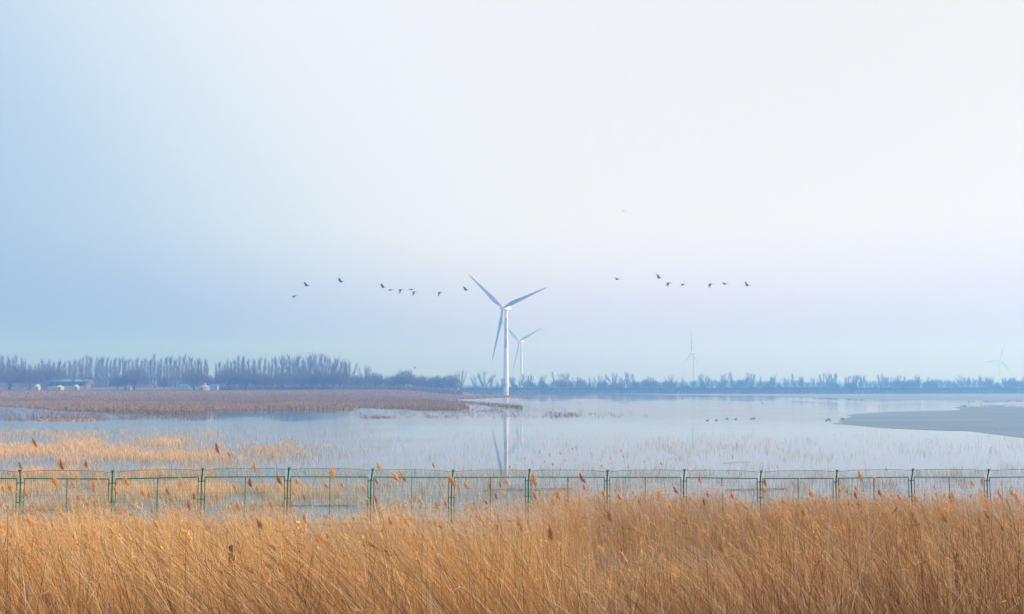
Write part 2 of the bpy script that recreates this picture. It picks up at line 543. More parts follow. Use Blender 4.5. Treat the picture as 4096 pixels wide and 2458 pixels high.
def turbine_fittings():
    tw = [c for c in main_t.children if c.name.startswith('tower')][0]
    word = '北京延庆低风速示范风电场'
    dg = bpy.context.evaluated_depsgraph_get
    face = R(-4)                                   # the lettering looks slightly to the left of the camera
    z_top = at(2023, 1273, 742).z; pitch = 10.05 * 742 / F
    for i, ch in enumerate(word):
        cu = bpy.data.curves.new('character', 'FONT'); cu.body = ch; cu.size = 1.95
        cu.align_x = 'CENTER'; cu.resolution_u = 2; cu.offset = .09
        o = bpy.data.objects.new('character', cu); COL.objects.link(o)
        me = bpy.data.meshes.new_from_object(o.evaluated_get(dg()))
        bpy.data.objects.remove(o); bpy.data.curves.remove(cu)
        zc = z_top - pitch * (i + .93)
        cs = np.array([v.co[:] for v in me.vertices])
        lo, hi = cs.min(0), cs.max(0)
        for v in me.vertices:
            zz = zc + (v.co.y - lo[1]) / (hi[1] - lo[1]) * 1.74
            r = tower_r(zz) + .03
            an = ((v.co.x - lo[0]) / (hi[0] - lo[0]) - .5) * 1.84 / r + face
            v.co = (r * math.sin(an), -r * math.cos(an), zz)
        me.materials.clear(); me.materials.append(M_blue)
        link('character', me, tw)
    # equipment cabin on a bracket, walkway ring, stair
    cab = MB().box((-2.0, -1.2, 9.5), (3.4, 2.6, 4.1)).obj('equipment_cabin', M_palewall, main_t)
    MB().box((-2.0, -1.2, 11.68), (3.9, 3.1, .25)).obj('cabin_roof', M_steel, cab)
    m = MB().box((-2.0, -1.2, 7.28), (3.9, 3.2, .3))
    for xx in (-3.4, -1.4):
        m.tube([(xx, -1.6, 7.2), (-.6, -1.6, 5.2)], .14, 6)
    m.box((-2.6, -1.2, 6.6), (2.2, 1.6, 1.0))
    m.obj('cabin_bracket', M_steel, main_t)
    MB().lathe([(2.18, 7.15), (2.5, 7.2), (2.5, 7.45), (2.1, 7.5)], 24).obj('walkway', M_steel, main_t)
    MB().lathe([(2.2, 1.35), (2.4, 1.4), (2.4, 1.65), (2.2, 1.7)], 24).obj('base_ring', M_steel, main_t)
    m = MB()
    pts = []
    for k in range(9):
        an = R(-5 + k * 9); pts.append((2.35 * math.sin(an), -2.35 * math.cos(an), 7.2 - k * .7))
    m.tube(pts, .07, 5)
    m.tube([(p[0] * 1.12, p[1] * 1.12, p[2] + .9) for p in pts], .05, 5)
    m.obj('stair', M_steel, main_t)
turbine_fittings()

# ------------------------------------------------------------------ buildings on the left shore
def gz(x, y): return float(ground_z(x, y))
SD = 612.0                                  # distance of the left shore settlement

def house_px(px): 
    x = xz(px, SD, 3.4); return x, gz(x, SD)

def yurt(px, D, rad, wall, roof, label, knob=False):
    x = xz(px, D, 3.4); z = gz(x, D) - .05
    t = empty('yurt', (x, D, z), label, 'yurt', 'yurts on the left shore')
    MB().lathe([(rad, -.4), (rad, wall), (rad * .97, wall + .08)], 22).obj('wall', M_yurt, t, smooth=True)
    prof = [(rad * 1.04, wall + .06)] + [(rad * (1.04 - .8 * k / 5), wall + roof * (1 - (1 - k / 5) ** 1.7)) for k in range(1, 5)] + [(rad * .14, wall + roof)]
    rf = MB().lathe(prof, 22).obj('roof', M_yurt, t, smooth=True)
    if knob:
        MB().lathe([(rad * .22, wall + roof - .1), (rad * .22, wall + roof + .5), (rad * .28, wall + roof + .55), (.05, wall + roof + 1.3)], 12).obj('crown_vent', M_yurt, rf, smooth=True)
    an = R(-30 if px > 400 else 20)
    d = MB().box((rad * math.sin(an) * .99, -rad * math.cos(an) * .99, wall * .46), (.9, .16, wall * .92), Matrix.Rotation(an, 3, 'Z'))
    d.obj('door', M_dark, t)
    return t

yurt(148, SD - 2, 1.9, 2.3, 1.7, 'small white yurt standing beside the left end of the blue-roofed shed')
yurt(238, SD - 8, 2.6, 2.0, 1.2, 'low pale yurt in front of the middle of the blue-roofed shed')
yurt(304, SD - 3, 1.9, 2.2, 1.5, 'white yurt standing by the right end of the blue-roofed shed')
yurt(820, SD - 12, 2.9, 2.3, 1.1, 'broad white yurt with a knob on its roof, by a round willow', True)

def shed():
    x0, z = house_px(236)
    t = empty('long_shed', (x0, SD + 14, z), 'long brick shed with a bright blue roof behind bare trees', 'shed')
    W, Dp, hh = 24.0, 8.0, 4.6
    MB().box((0, 0, 3.0), (W, Dp, 5.0)).obj('wall', M_brick, t)
    MB().box((0, -Dp / 2 - .06, 1.35), (W - .4, .1, 2.7)).obj('plaster_band', M_palewall, t)
    m = MB(); n = 0
    m.v = [(-W / 2 - .5, -Dp / 2 - .6, 5.4), (W / 2 + .5, -Dp / 2 - .6, 5.4), (W / 2 + .5, 0, 7.1), (-W / 2 - .5, 0, 7.1),
           (-W / 2 - .5, Dp / 2 + .6, 5.4), (W / 2 + .5, Dp / 2 + .6, 5.4)]
    m.f = [(0, 1, 2, 3), (3, 2, 5, 4), (0, 3, 4), (1, 5, 2), (0, 4, 5, 1)]
    m.obj('roof', M_bluetin, t)
    for k in range(6):
        w = MB().box((-9.5 + k * 3.8, -Dp / 2 - .14, 3.6), (1.5, .08, 1.2)).obj('window', M_dark, t)
        MB().box((-9.5 + k * 3.8, -Dp / 2 - .2, 2.95), (1.7, .14, .1)).obj('sill', M_palewall, w)
shed()

def small_house():
    x0, z = house_px(531)
    t = empty('small_hut', (x0, SD - 6, z), 'tiny white hut with a brown lean-to under the big round willow', 'hut')
    MB().box((0, 0, 1.2), (2.2, 2.2, 2.5)).obj('wall', M_yurt, t)
    m = MB(); m.v = [(-1.3, -1.3, 2.47), (1.3, -1.3, 2.47), (1.3, 1.3, 2.75), (-1.3, 1.3, 2.75), (-1.3, -1.3, 2.57), (1.3, -1.3, 2.57), (1.3, 1.3, 2.85), (-1.3, 1.3, 2.85)]
    m.f = [(0, 1, 2, 3), (4, 5, 6, 7), (0, 1, 5, 4), (1, 2, 6, 5), (2, 3, 7, 6), (3, 0, 4, 7)]
    m.obj('roof', M_palewall, t)
    MB().box((.45, -1.13, 1.0), (.5, .1, 1.8)).obj('door', M_dark, t)
    MB().box((-2.0, .1, 1.0), (1.7, 1.8, 2.1)).obj('lean_to', M_brick, t)
small_house()

def blue_sheds():
    for (px, w, lab) in ((838, 6.0, 'small blue-roofed outbuilding half hidden behind the knob-roofed yurt'),
                         (722, 5.0, 'small faded blue shed among poplar trunks between two willows')):
        x0, z = house_px(px)
        t = empty('outbuilding', (x0, SD + 8, z), lab, 'outbuilding')
        MB().box((0, 0, 1.3), (w, 4, 3.0)).obj('wall', M_palewall, t)
        m = MB(); m.v = [(-w / 2 - .3, -2.3, 2.8), (w / 2 + .3, -2.3, 2.8), (w / 2 + .3, 0, 4.0), (-w / 2 - .3, 0, 4.0), (-w / 2 - .3, 2.3, 2.8), (w / 2 + .3, 2.3, 2.8)]
        m.f = [(0, 1, 2, 3), (3, 2, 5, 4), (0, 3, 4), (1, 5, 2), (0, 4, 5, 1)]
        m.obj('roof', M_bluetin, t)
blue_sheds()

def boundary_wall():
    xa, xb = xz(-420, SD + 26, 3.4), xz(1010, SD + 26, 3.4)
    t = empty('boundary_wall', ((xa + xb) / 2, SD + 26, 3.3), 'long low pale grey wall running behind the tree trunks on the left shore', 'wall')
    L = xb - xa; n = int(L / 6)
    for k in range(n):
        MB().box((-L / 2 + (k + .5) * L / n, 0, .8), (L / n - .35, .25, 2.6)).obj('wall_panel', M_palewall, t)
    for k in range(n + 1):
        MB().box((-L / 2 + k * L / n, 0, .9), (.33, .4, 2.9)).obj('wall_pier', M_palewall, t)
boundary_wall()

def mast():
    p = at(1659, 1474, 690); z = gz(p.x, 690)
    t = empty('mast', (p.x, 690, z), 'slim guyed mast with a dark ball on top rising above the bushes', 'mast')
    h = p.z - z
    MB().tube([(0, 0, -.5), (0, 0, h * .72)], [.35, .28], 8).obj('lower_pole', M_steel, t)
    MB().tube([(0, 0, h * .72), (0, 0, h)], [.14, .1], 6).obj('upper_pole', M_white, t)
    MB().box((0, 0, h * .74), (1.2, 1.0, .7)).obj('box', M_white, t)
    bm = bmesh.new(); bmesh.ops.create_icosphere(bm, subdivisions=2, radius=.62)
    me = bpy.data.meshes.new('ball'); bm.to_mesh(me); bm.free(); me.materials.append(M_dark)
    link('ball', me, t, (0, 0, h + .4))
    MB().tube([(0, 0, h * .7), (3.4, .5, h * .45)], .06, 4).obj('guy_wire', M_steel, t)
mast()

for (px, py, D, lab) in ((2112, 1493, 1010, 'lit street lamp glinting beside the pale turbine tower, the first of four'),
                         (2139, 1512, 1020, 'lit street lamp low among the treetops, lowest and brightest of the four'),
                         (2171, 1488, 1030, 'lit street lamp high over the trees, topmost of the four'),
                         (2220, 1494, 1040, 'lit street lamp at the crown of a vase-shaped tree'),
                         (2785, 1510, 1100, 'pinkish lit lamp just beyond the foot of the edge-on turbine'),
                         (2800, 1510, 1100, 'small white lit lamp touching a treetop right of the edge-on turbine'),
                         (3443, 1509, 1150, 'single lit lamp above the treeline over the far ice')):
    p = at(px, py, D); zb = 2.4
    t = empty('street_lamp', (p.x, D, zb), lab, 'street lamp', 'street lamps along the far road')
    MB().tube([(0, 0, -.3), (0, 0, p.z - zb)], [.16, .08], 6).obj('pole', M_steel, t)
    MB().lathe([(.12, -.2), (.3, -.15), (.3, .05), (.12, .15)], 10, origin=(0, 0, p.z - zb)).obj('lamp_head', M_lamp, t)

# ------------------------------------------------------------------ bare trees
def unit(az, elv): return Vector((math.cos(az) * math.cos(elv), math.sin(az) * math.cos(elv), math.sin(elv)))

def twig(m, p, d, L, w, r):
    s = Vector((r.uniform(-1, 1), r.uniform(-1, 1), r.uniform(-.3, .3))).cross(d)
    if s.length < 1e-4: s = Vector((1, 0, 0))
    s.normalize()
    m.tri(p - s * w / 2, p + s * w / 2, p + d * L)

def poplar(seed, hh=22.0, spread=1.0, nb=58, tw=9):
    r = random.Random(seed)
    T = MB(); C = MB()
    pts = [Vector((r.uniform(-.15, .15) * k, r.uniform(-.15, .15) * k, hh * k / 6)) for k in range(7)]
    T.tube([pts[0] - Vector((0, 0, .6))] + pts[1:], [.24, .20, .17, .13, .09, .06, .02], 5)
    for i in range(nb):
        t = r.uniform(.14, .93)
        k = t * 6; a = int(k); p = pts[a].lerp(pts[min(a + 1, 6)], k - a)
        az = r.uniform(0, 6.283); elv = R(r.uniform(66, 84)) / (1 if spread < 1.3 else 1.12)
        L = hh * r.uniform(.14, .30) * (1.15 - .6 * t) * (1 if spread < 1.3 else 1.25)
        d = unit(az, elv); q = p + d * L * .5; e = q + unit(az, min(elv + R(10), R(86))) * L * .5
        C.tube([p, q, e], [.05 * (1.2 - t), .035, .012], 3, cap=False)
        for j in range(tw):
            u = r.random(); s = p.lerp(e, u)
            twig(C, s, unit(az + r.uniform(-1.2, 1.2), R(r.uniform(62, 89))), r.uniform(1.2, 3.0) * (1 if spread < 1.3 else 1.1), r.uniform(.05, .10), r)
    return T, C

def vase(seed, hh=15.0, spread=30):
    r = random.Random(seed); T = MB(); C = MB()
    T.tube([(0, 0, -.6), (0, 0, hh * .1), (r.uniform(-.2, .2), 0, hh * .24)], [.42, .36, .30], 6)
    n = r.randint(6, 9)
    for i in range(n):
        az = 6.283 * i / n + r.uniform(-.3, .3); e0 = R(90 - r.uniform(8, spread))
        p = Vector((0, 0, hh * r.uniform(.16, .26))); pts = [p]; rad = [.13]
        L = hh * r.uniform(.62, .8); el_ = e0
        for k in range(4):
            p = p + unit(az + r.uniform(-.15, .15), el_) * L / 4; pts.append(p); rad.append(.13 * (1 - (k + 1) / 4.6)); el_ = min(el_ + R(4), R(88))
        T.tube(pts, rad, 4, cap=False)
        for k in range(24):
            u = r.uniform(.15, 1) * 3.99; a = int(u); s = pts[a].lerp(pts[a + 1], u - a)
            d = unit(az + r.uniform(-1.5, 1.5), R(r.uniform(40, 80))); l2 = r.uniform(1.2, 2.8)
            C.tube([s, s + d * l2], [.035, .012], 3, cap=False)
            for j in range(6):
                q = s + d * l2 * r.random()
                twig(C, q, unit(r.uniform(0, 6.283), R(r.uniform(35, 85))), r.uniform(.8, 2.0), r.uniform(.06, .11), r)
    return T, C

def willow(seed, rad=6.5, dense=1500):
    r = random.Random(seed); T = MB(); C = MB()
    T.tube([(0, 0, -.6), (r.uniform(-.3, .3), 0, 1.2), (r.uniform(-.4, .4), 0, 2.6)], [.55, .45, .38], 6)
    for i in range(9):
        az = r.uniform(0, 6.283); d = unit(az, R(r.uniform(20, 75)))
        T.tube([(0, 0, 2.3), Vector((0, 0, 2.3)) + d * rad * .45, Vector((0, 0, 2.3)) + d * rad * .45 + unit(az, R(70)) * rad * .3], [.22, .14, .04], 4, cap=False)
    for i in range(dense):
        az = r.uniform(0, 6.283); elv = math.asin(r.uniform(-.12, 1)); q = r.random() ** .45
        d = unit(az, elv)
        lump = 1 + .16 * math.sin(az * 3 + seed) * math.cos(elv * 4 + seed)
        p = Vector((0, 0, 2.4 + rad * .12)) + Vector((d.x * rad, d.y * rad, d.z * rad * .98)) * q * lump * .86
        if p.z < 1.5: p.z = 1.5 + r.random()
        dd = (d * .8 + unit(r.uniform(0, 6.283), R(r.uniform(-10, 80)))).normalized()
        twig(C, p, dd, r.uniform(.8, 1.9), r.uniform(.10, .2), r)
    return T, C

def meshes(tc_, bark, nm):
    T, C = tc_
    return T.mesh(nm + '_trunk', bark), C.mesh(nm + '_crown', bark)

POP = [meshes(poplar(10 + k, 22, .9 + .1 * (k % 3), 58, 9), (M_bark, M_bark2)[k % 2], 'poplar') for k in range(6)]
POPW = [meshes(poplar(40 + k, 22, 1.5, 62, 11), (M_bark, M_bark2)[k % 2], 'broad_poplar') for k in range(4)]
VAS = [meshes(vase(60 + k, 15, 26 + 7 * (k % 3)), (M_bark, M_bark2)[k % 2], 'vase_tree') for k in range(6)]
WIL = [meshes(willow(80 + k, 6.5, 2000), (M_bark, M_bark2)[k % 2], 'willow') for k in range(4)]
POP_H, VAS_H, WIL_H = 23.0, 15.5, 9.2

def plant(name, proto, px, D, top_py, h0, label, group=None, wide=1.0, rz=None, lean=0.0, zmin=None):
    x = xz(px, D, 3.0); z = gz(x, D)
    if zmin is not None: z = max(z, zmin)
    top = at(px, top_py, D).z
    s = max((top - z) / h0, .12)
    t = empty(name, (x, D, z - .05), label, 'tree', group)
    t.scale = (s * wide, s * wide, s)
    t.rotation_euler = (0, lean, random.uniform(0, 6.28) if rz is None else rz)
    if lean: t.rotation_euler = (0, lean, 0)
    link('trunk', proto[0], t); link('crown', proto[1], t)
    return t

# tall poplars of the wood on the left shore
TOPX = [-200, 0, 60, 110, 250, 320, 500, 600, 760, 830, 860, 900, 1000, 1100, 1200, 1260, 1330, 1372, 1400]
TOPY = [1428, 1424, 1426, 1446, 1440, 1428, 1432, 1430, 1426, 1440, 1444, 1436, 1430, 1432, 1428, 1422, 1424, 1442, 1462]
n_pop = 0
for px in np.arange(-90, 1392, 12.6):
    px = float(px + random.uniform(-5, 5)); D = random.uniform(640, 740)
    if 836 < px < 862: continue
    top = float(np.interp(px, TOPX, TOPY)) + random.uniform(-5, 16)
    broad = px > 1110
    proto = random.choice(POPW if broad and random.random() < .8 else POP)
    if px < 136: lab, gr = 'slim bare poplar left of the blue-roofed shed', 'poplars left of the shed'
    elif px < 330: lab, gr = 'slim bare poplar rising behind the blue-roofed shed', 'poplars behind the shed'
    elif px < 480: lab, gr = 'slim bare poplar between the shed and the biggest round willow', 'poplars between shed and willow'
    elif px < 600: lab, gr = 'slim bare poplar rising behind the biggest round willow', 'poplars behind the big willow'
    elif px < 740: lab, gr = 'slim bare poplar in the airy stretch between the two round willows', 'poplars between the willows'
    elif px < 870: lab, gr = 'slim bare poplar rising above the knob-roofed yurt', 'poplars above the yurt'
    elif px < 1110: lab, gr = 'bare poplar above the long low willow thicket', 'poplars above the thicket'
    else: lab, gr = 'full-crowned bare poplar in the dense tall block where the wood ends', 'poplars of the dense block'
    plant('poplar_tree', proto, px, D, top, POP_H, lab, gr, wide=random.uniform(1.1, 1.6) * (1.05 if broad else .95))
    n_pop += 1

for (px, top, D, w, lab) in (
        (40, 1456, 618, 1.15, 'dark round-crowned tree at the far left end of the wood'),
        (118, 1472, 619, .8, 'round dark tree left of the small white yurt'),
        (200, 1462, 630, 1.15, 'broad dark tree spreading above the left half of the blue roof'),
        (470, 1502, 610, .9, 'low left shoulder tree leaning against the biggest round willow'),
        (537, 1475, 608, 1.0, 'biggest round willow, dome-shaped, above the tiny white hut'),
        (655, 1508, 612, .62, 'small round tree on a forked trunk between the two willows'),
        (775, 1477, 608, .95, 'round willow just left of the knob-roofed yurt'),
        (835, 1500, 622, .7, 'smaller bushy tree behind the knob-roofed yurt'),
        (912, 1474, 608, 1.0, 'round willow at the left end of the long thicket'),
        (985, 1480, 612, 1.0, 'grey-brown willow in the middle of the long thicket'),
        (1060, 1492, 616, .95, 'lower willow of the thicket below the sparse poplars'),
        (1130, 1488, 612, 1.0, 'willow below the first full-crowned poplars'),
        (1210, 1486, 614, 1.0, 'greenish-grey willow below the dense poplar block'),
        (1290, 1484, 612, 1.0, 'willow below the tallest end of the dense poplar block'),
        (1362, 1482, 614, .9, 'willow at the foot of the last poplar'),
        (1425, 1499, 640, .95, 'round bush-like tree just past the end of the tall wood'),
        (1500, 1490, 644, 1.0, 'round tree beneath the small fan-shaped treetop'),
        (1570, 1502, 648, .9, 'low tree in the dip right of the fan-shaped treetop'),
        (1618, 1484, 650, .95, 'twin-humped tree left of the mast'),
        (1690, 1505, 655, .95, 'low bushy tree right of the mast'),
        (1745, 1504, 660, .95, 'low bushy tree halfway between the mast and the end of the grove'),
        (1800, 1500, 665, .9, 'bushy tree next to the last upright tree of the grove')):
    plant('willow_tree', random.choice(WIL), px, D, top, WIL_H, lab, 'round-crowned trees on the left shore', wide=w)

for (px, top, D, w, lab, lean) in (
        (184, 1500, 598, .7, 'thin bare tree whose trunk crosses the left part of the blue roof', 0),
        (290, 1496, 600, .75, 'thin bare tree in front of the right end of the blue-roofed shed', 0),
        (340, 1500, 600, .8, 'bare tree on a thin trunk just right of the blue-roofed shed', 0),
        (1463, 1459, 690, 1.0, 'fan-shaped bare treetop standing above the grove past the tall wood', 0),
        (1395, 1440, 668, .8, 'thin bare tree at the very edge of the tall wood', 0),
        (1605, 1481, 690, .8, 'bare upright tree just left of the mast', 0),
        (1640, 1484, 690, .8, 'bare upright tree touching the mast', 0),
        (1842, 1481, 690, .95, 'upright bare tree with a split crown ending the grove', 0),
        (1910, 1506, 850, 1.0, 'bare tree leaning left beside the lone fan-shaped tree', -.32),
        (1936, 1487, 858, 1.35, 'lone fan-shaped bare tree on the bank left of the lettered turbine', 0),
        (1965, 1512, 862, .9, 'small bare tree right of the lone fan-shaped tree', 0),
        (1990, 1524, 862, .9, 'stunted bare tree just left of the lettered tower', 0)):
    plant('bare_tree', random.choice(VAS), px, D, top, VAS_H, lab, 'fan-shaped bare trees', wide=w, lean=lean)

# trees along the far embankment
PEAK = [(2048, 1512), (2092, 1500), (2118, 1501), (2168, 1508), (2210, 1494), (2262, 1491), (2310, 1508), (2362, 1514), (2392, 1506), (2420, 1512), (2452, 1494),
        (2482, 1510), (2506, 1496), (2530, 1501), (2592, 1511), (2606, 1510), (2680, 1505), (2730, 1515), (2806, 1499), (2832, 1514), (2902, 1497), (2925, 1501), (2990, 1505),
        (3012, 1496), (3040, 1512), (3090, 1508), (3168, 1499), (3205, 1512), (3293, 1497), (3318, 1495), (3338, 1496), (3393, 1508), (3420, 1500), (3452, 1503), (3525, 1499),
        (3545, 1509), (3592, 1504), (3620, 1510), (3672, 1509), (3710, 1513), (3748, 1515), (3845, 1506), (3870, 1511), (3925, 1510), (3960, 1508), (4020, 1512), (4056, 1511), (4090, 1512)]
def far_label(px):
    if px < 2140: return 'blue-grey bare tree beside the two nearest towers on the far bank', 'far bank trees by the pale turbine'
    if px < 2330: return 'blue-grey bare tree under the lit lamps on the far bank', 'far bank trees under the lamps'
    if px < 2560: return 'blue-grey bare tree in the tall middle stretch of the far bank', 'far bank trees, tall middle stretch'
    if px < 2860: return 'blue-grey bare tree near the foot of the edge-on turbine', 'far bank trees by the edge-on turbine'
    if px < 3180: return 'hazy bare tree where the far ice begins along the bank', 'far bank trees where the ice begins'
    if px < 3480: return 'hazy bare tree left of the single lamp over the ice', 'far bank trees by the single lamp'
    if px < 3820: return 'hazy bare tree behind the tip of the grey ice tongue', 'far bank trees behind the ice tongue'
    return 'pale hazy bare tree around the foot of the faintest turbine', 'far bank trees by the faintest turbine'
for (px, top) in PEAK:
    lab, gr = far_label(px)
    upright = random.random() < .25
    plant('bank_tree', random.choice(POPW if upright else VAS), px + random.uniform(-3, 3), random.uniform(872, 905), top - 3, POP_H if upright else VAS_H,
          'tall ' + lab, 'tall ' + gr, wide=1.5 if upright else random.uniform(1.0, 1.35), zmin=2.4)
for px in np.arange(2046, 4180, 20.5):
    px = float(px + random.uniform(-9, 9)); lab, gr = far_label(px)
    top = 1521 + random.uniform(-11, 12)
    if random.random() < .38:
        plant('bank_tree', random.choice(WIL), px, random.uniform(868, 880), top + 5, WIL_H, 'bushy ' + lab, 'bushy ' + gr, wide=random.uniform(.6, .9), zmin=2.4)
    else:
        plant('bank_tree', random.choice(VAS), px, random.uniform(868, 890), top, VAS_H, 'low ' + lab, 'low ' + gr, wide=random.uniform(.9, 1.3), zmin=2.4)

# low undergrowth and the far woods: nobody could count these
def twig_mass(name, X, Y, Z, hmin, hmax, wmin, wmax, tilt, mat, label, per=1):
    n = len(X)
    h = rng.uniform(hmin, hmax, n); w = rng.uniform(wmin, wmax, n)
    az = rng.uniform(0, 6.283, n)
    lx = rng.normal(0, tilt, n) * h; ly = rng.normal(0, tilt, n) * h
    V = np.zeros((n, 3, 3))
    V[:, 0] = np.stack([X - np.cos(az) * w / 2, Y - np.sin(az) * w / 2, Z], -1)
    V[:, 1] = np.stack([X + np.cos(az) * w / 2, Y + np.sin(az) * w / 2, Z], -1)
    V[:, 2] = np.stack([X + lx, Y + ly, Z + h], -1)
    o = link(name, np_mesh(name, V, np.arange(3 * n).reshape(n, 3), mat))
    return tag(o, label, kind='stuff')

def scatter_px(n, x0, x1, d0, d1):
    px = rng.uniform(x0, x1, n); D = rng.uniform(d0, d1, n)
    X = (px - CX) / F * D
    return X, D, px

X, Y, P = scatter_px(26000, 1840, 4260, 856.5, 884)
Z = np.maximum(ground_z(X, Y), 0) + rng.uniform(-.3, 2.2, len(X)) * vnoise(X * .12, Y * .1, 21) * sm(858, 866, Y)
twig_mass('bank_undergrowth', X, Y, Z, .8, 2.6, .25, .7, .3, M_shrub, 'dark low scrub along the far embankment')
X, Y, P = scatter_px(9000, 880, 1850, 606, 650)
Z = ground_z(X, Y) + rng.uniform(-.3, 2.6, len(X)) * vnoise(X * .1, Y * .1, 22)
twig_mass('wood_undergrowth', X, Y, Z, .8, 2.6, .2, .5, .3, M_bark2, 'brown scrub at the foot of the left wood')
X, Y, P = scatter_px(9000, 1700, 4500, 1450, 1750)
Z = 2.0 + rng.uniform(0, 9, len(X)) * (.4 + vnoise(X * .012, Y * .01, 23)) * sm(1850, 2700, P)
twig_mass('far_woods', X, Y, Z, 3, 9, 1.2, 3.0, .12, M_shrub, 'pale blue woods far beyond the embankment')
X, Y, P = scatter_px(13000, -300, 1830, 690, 820)
Z = 2.6 + 9 * rng.random(len(X)) ** 1.5
X2, Y2, P2 = scatter_px(12000, -200, 1385, 742, 835)
top2 = (H + slope(np.interp(P2, TOPX, TOPY) + 14) * Y2)
Z2 = 3 + (top2 - 8.5) * rng.random(len(X2))
gapk = ~((P2 > 838) & (P2 < 860))
twig_mass('wood_twigs', X2[gapk], Y2[gapk], Z2[gapk], 3.5, 7.5, .10, .24, .035, M_bark2, 'fine upright twigs of the farther rows of the left wood')
twig_mass('wood_backdrop_trees', X, Y, Z, 2, 5, .25, .6, .12, M_bark, 'dim trees deep inside the left wood')

# ------------------------------------------------------------------ marsh plants
def blades(name, X, Y, Z, h, w, lx, ly, col, mat, label, seg=1):
    """thin upright blades: one triangle strip each"""
    n = len(X); az = rng.uniform(0, 6.283, n)
    cx, sx = np.cos(az) * w / 2, np.sin(az) * w / 2
    V = np.zeros((n, 5, 3))
    V[:, 0] = np.stack([X - cx, Y - sx, Z], -1); V[:, 1] = np.stack([X + cx, Y + sx, Z], -1)
    mx, my, mz = X + lx * .3, Y + ly * .3, Z + h * .55
    V[:, 2] = np.stack([mx - cx * .8, my - sx * .8, mz], -1); V[:, 3] = np.stack([mx + cx * .8, my + sx * .8, mz], -1)
    V[:, 4] = np.stack([X + lx, Y + ly, Z + h], -1)
    b = np.arange(n)[:, None] * 5
    Fc = np.concatenate([b + [0, 1, 3], b + [0, 3, 2], b + [2, 3, 4]], 0)
    o = link(name, np_mesh(name, V, Fc, mat, np.repeat(col, 5, axis=0)))
    return tag(o, label, kind='stuff')

def marsh():
    n = 190000
    px = rng.uniform(-350, 2110, n); py = rng.uniform(1560, 1668, n)
    D = H / (-slope(py))
    keep = (D < 1400); px, py, D = px[keep], py[keep], D[keep]
    # plants on the rising land are found by distance, not by the water line
    D = np.where(rng.random(len(D)) < .5, rng.uniform(205, 640, len(D)), np.minimum(D, 840))
    X = (px - CX) / F * D
    k = marsh_mask(X, D) > .5
    X, D, px = X[k], D[k], px[k]
    Z = ground_z(X, D) - .05
    t = sm(.25, .75, vnoise(X * .012, D * .016, 31) * .7 + .3 * vnoise(X * .07, D * .05, 32)); u = rng.random(len(X))
    c = np.array([.235, .155, .085])[None] * (1 - t[:, None]) + np.array([.33, .255, .14])[None] * t[:, None]
    c = c * (.86 + .26 * u[:, None])
    h = rng.uniform(.25, .75, len(X)) * (.6 + .8 * t); w = rng.uniform(.08, .26, len(X))
    blades('marsh_plants', X, D, Z, h, w, rng.normal(-.05, .12, len(X)), rng.normal(0, .1, len(X)), c, M_marsh,
           'dense brown dry marsh plants covering the low flat on the left')
marsh()

def water_tufts():
    # loose reddish clumps standing in the water round the marsh's edge
    cx_, cy_ = [], []
    def clump(x0, x1, y0, y1, n, pw=1.0):
        a = rng.uniform(x0, x1, n); b = y0 + (y1 - y0) * rng.random(n) ** pw
        cx_.append(a); cy_.append(b)
    clump(1440, 2120, 1640, 1674, 190); clump(1980, 2330, 1640, 1672, 60); clump(2180, 2330, 1652, 1672, 60)
    clump(2330, 2600, 1652, 1672, 18); clump(-150, 420, 1630, 1685, 700, .8); clump(200, 900, 1644, 1682, 420); clump(400, 830, 1640, 1660, 300)
    clump(1850, 2120, 1600, 1640, 130); clump(1700, 2000, 1640, 1655, 120); clump(1900, 2480, 1593, 1599, 420); clump(1830, 2060, 1575, 1584, 120); clump(1850, 2250, 1612, 1650, 110)
    clump(2300, 2560, 1609, 1616, 30); clump(2650, 3060, 1599, 1602, 34); clump(1450, 1580, 1668, 1676, 50)
    a = np.concatenate(cx_); b = np.concatenate(cy_)
    D = H / (-slope(b)); X = (a - CX) / F * D
    m = 6
    X = np.repeat(X, m) + rng.normal(0, .45, len(X) * m); D = np.repeat(D, m) + rng.normal(0, .5, len(D) * m)
    n = len(X)
    h = rng.uniform(.1, .55, n) * (D < 400) + rng.uniform(.06, .2, n) * (D >= 400); w = rng.uniform(.025, .08, n)
    c = np.array([.25, .165, .12])[None] * rng.uniform(.6, 1.5, (n, 1))
    blades('water_tufts', X, D, np.full(n, -.1), h + .1, w, rng.normal(-.1, .2, n), rng.normal(0, .1, n), c, M_marsh,
           'loose reddish-brown tufts standing in the shallow water off the marsh')
water_tufts()

def sand_bar():
    pts = [(150, 1681), (200, 1679), (280, 1677.5), (330, 1678), (380, 1680), (400, 1681), (380, 1683.5), (300, 1686), (220, 1686), (170, 1683)]
    n = 900
    a = rng.uniform(165, 390, n); b = rng.uniform(1679, 1685, n)
    D = H / (-slope(b)); X = (a - CX) / F * D
    c = np.array([.62, .38, .20])[None] * rng.uniform(.75, 1.15, (n, 1))
    blades('straw_bar', X, D, np.full(n, -.05), rng.uniform(.1, .25, n), rng.uniform(.1, .4, n), rng.normal(-.1, .2, n), rng.normal(0, .2, n), c, M_marsh,
           'thin orange bar of flattened straw in the water before the marsh')
sand_bar()

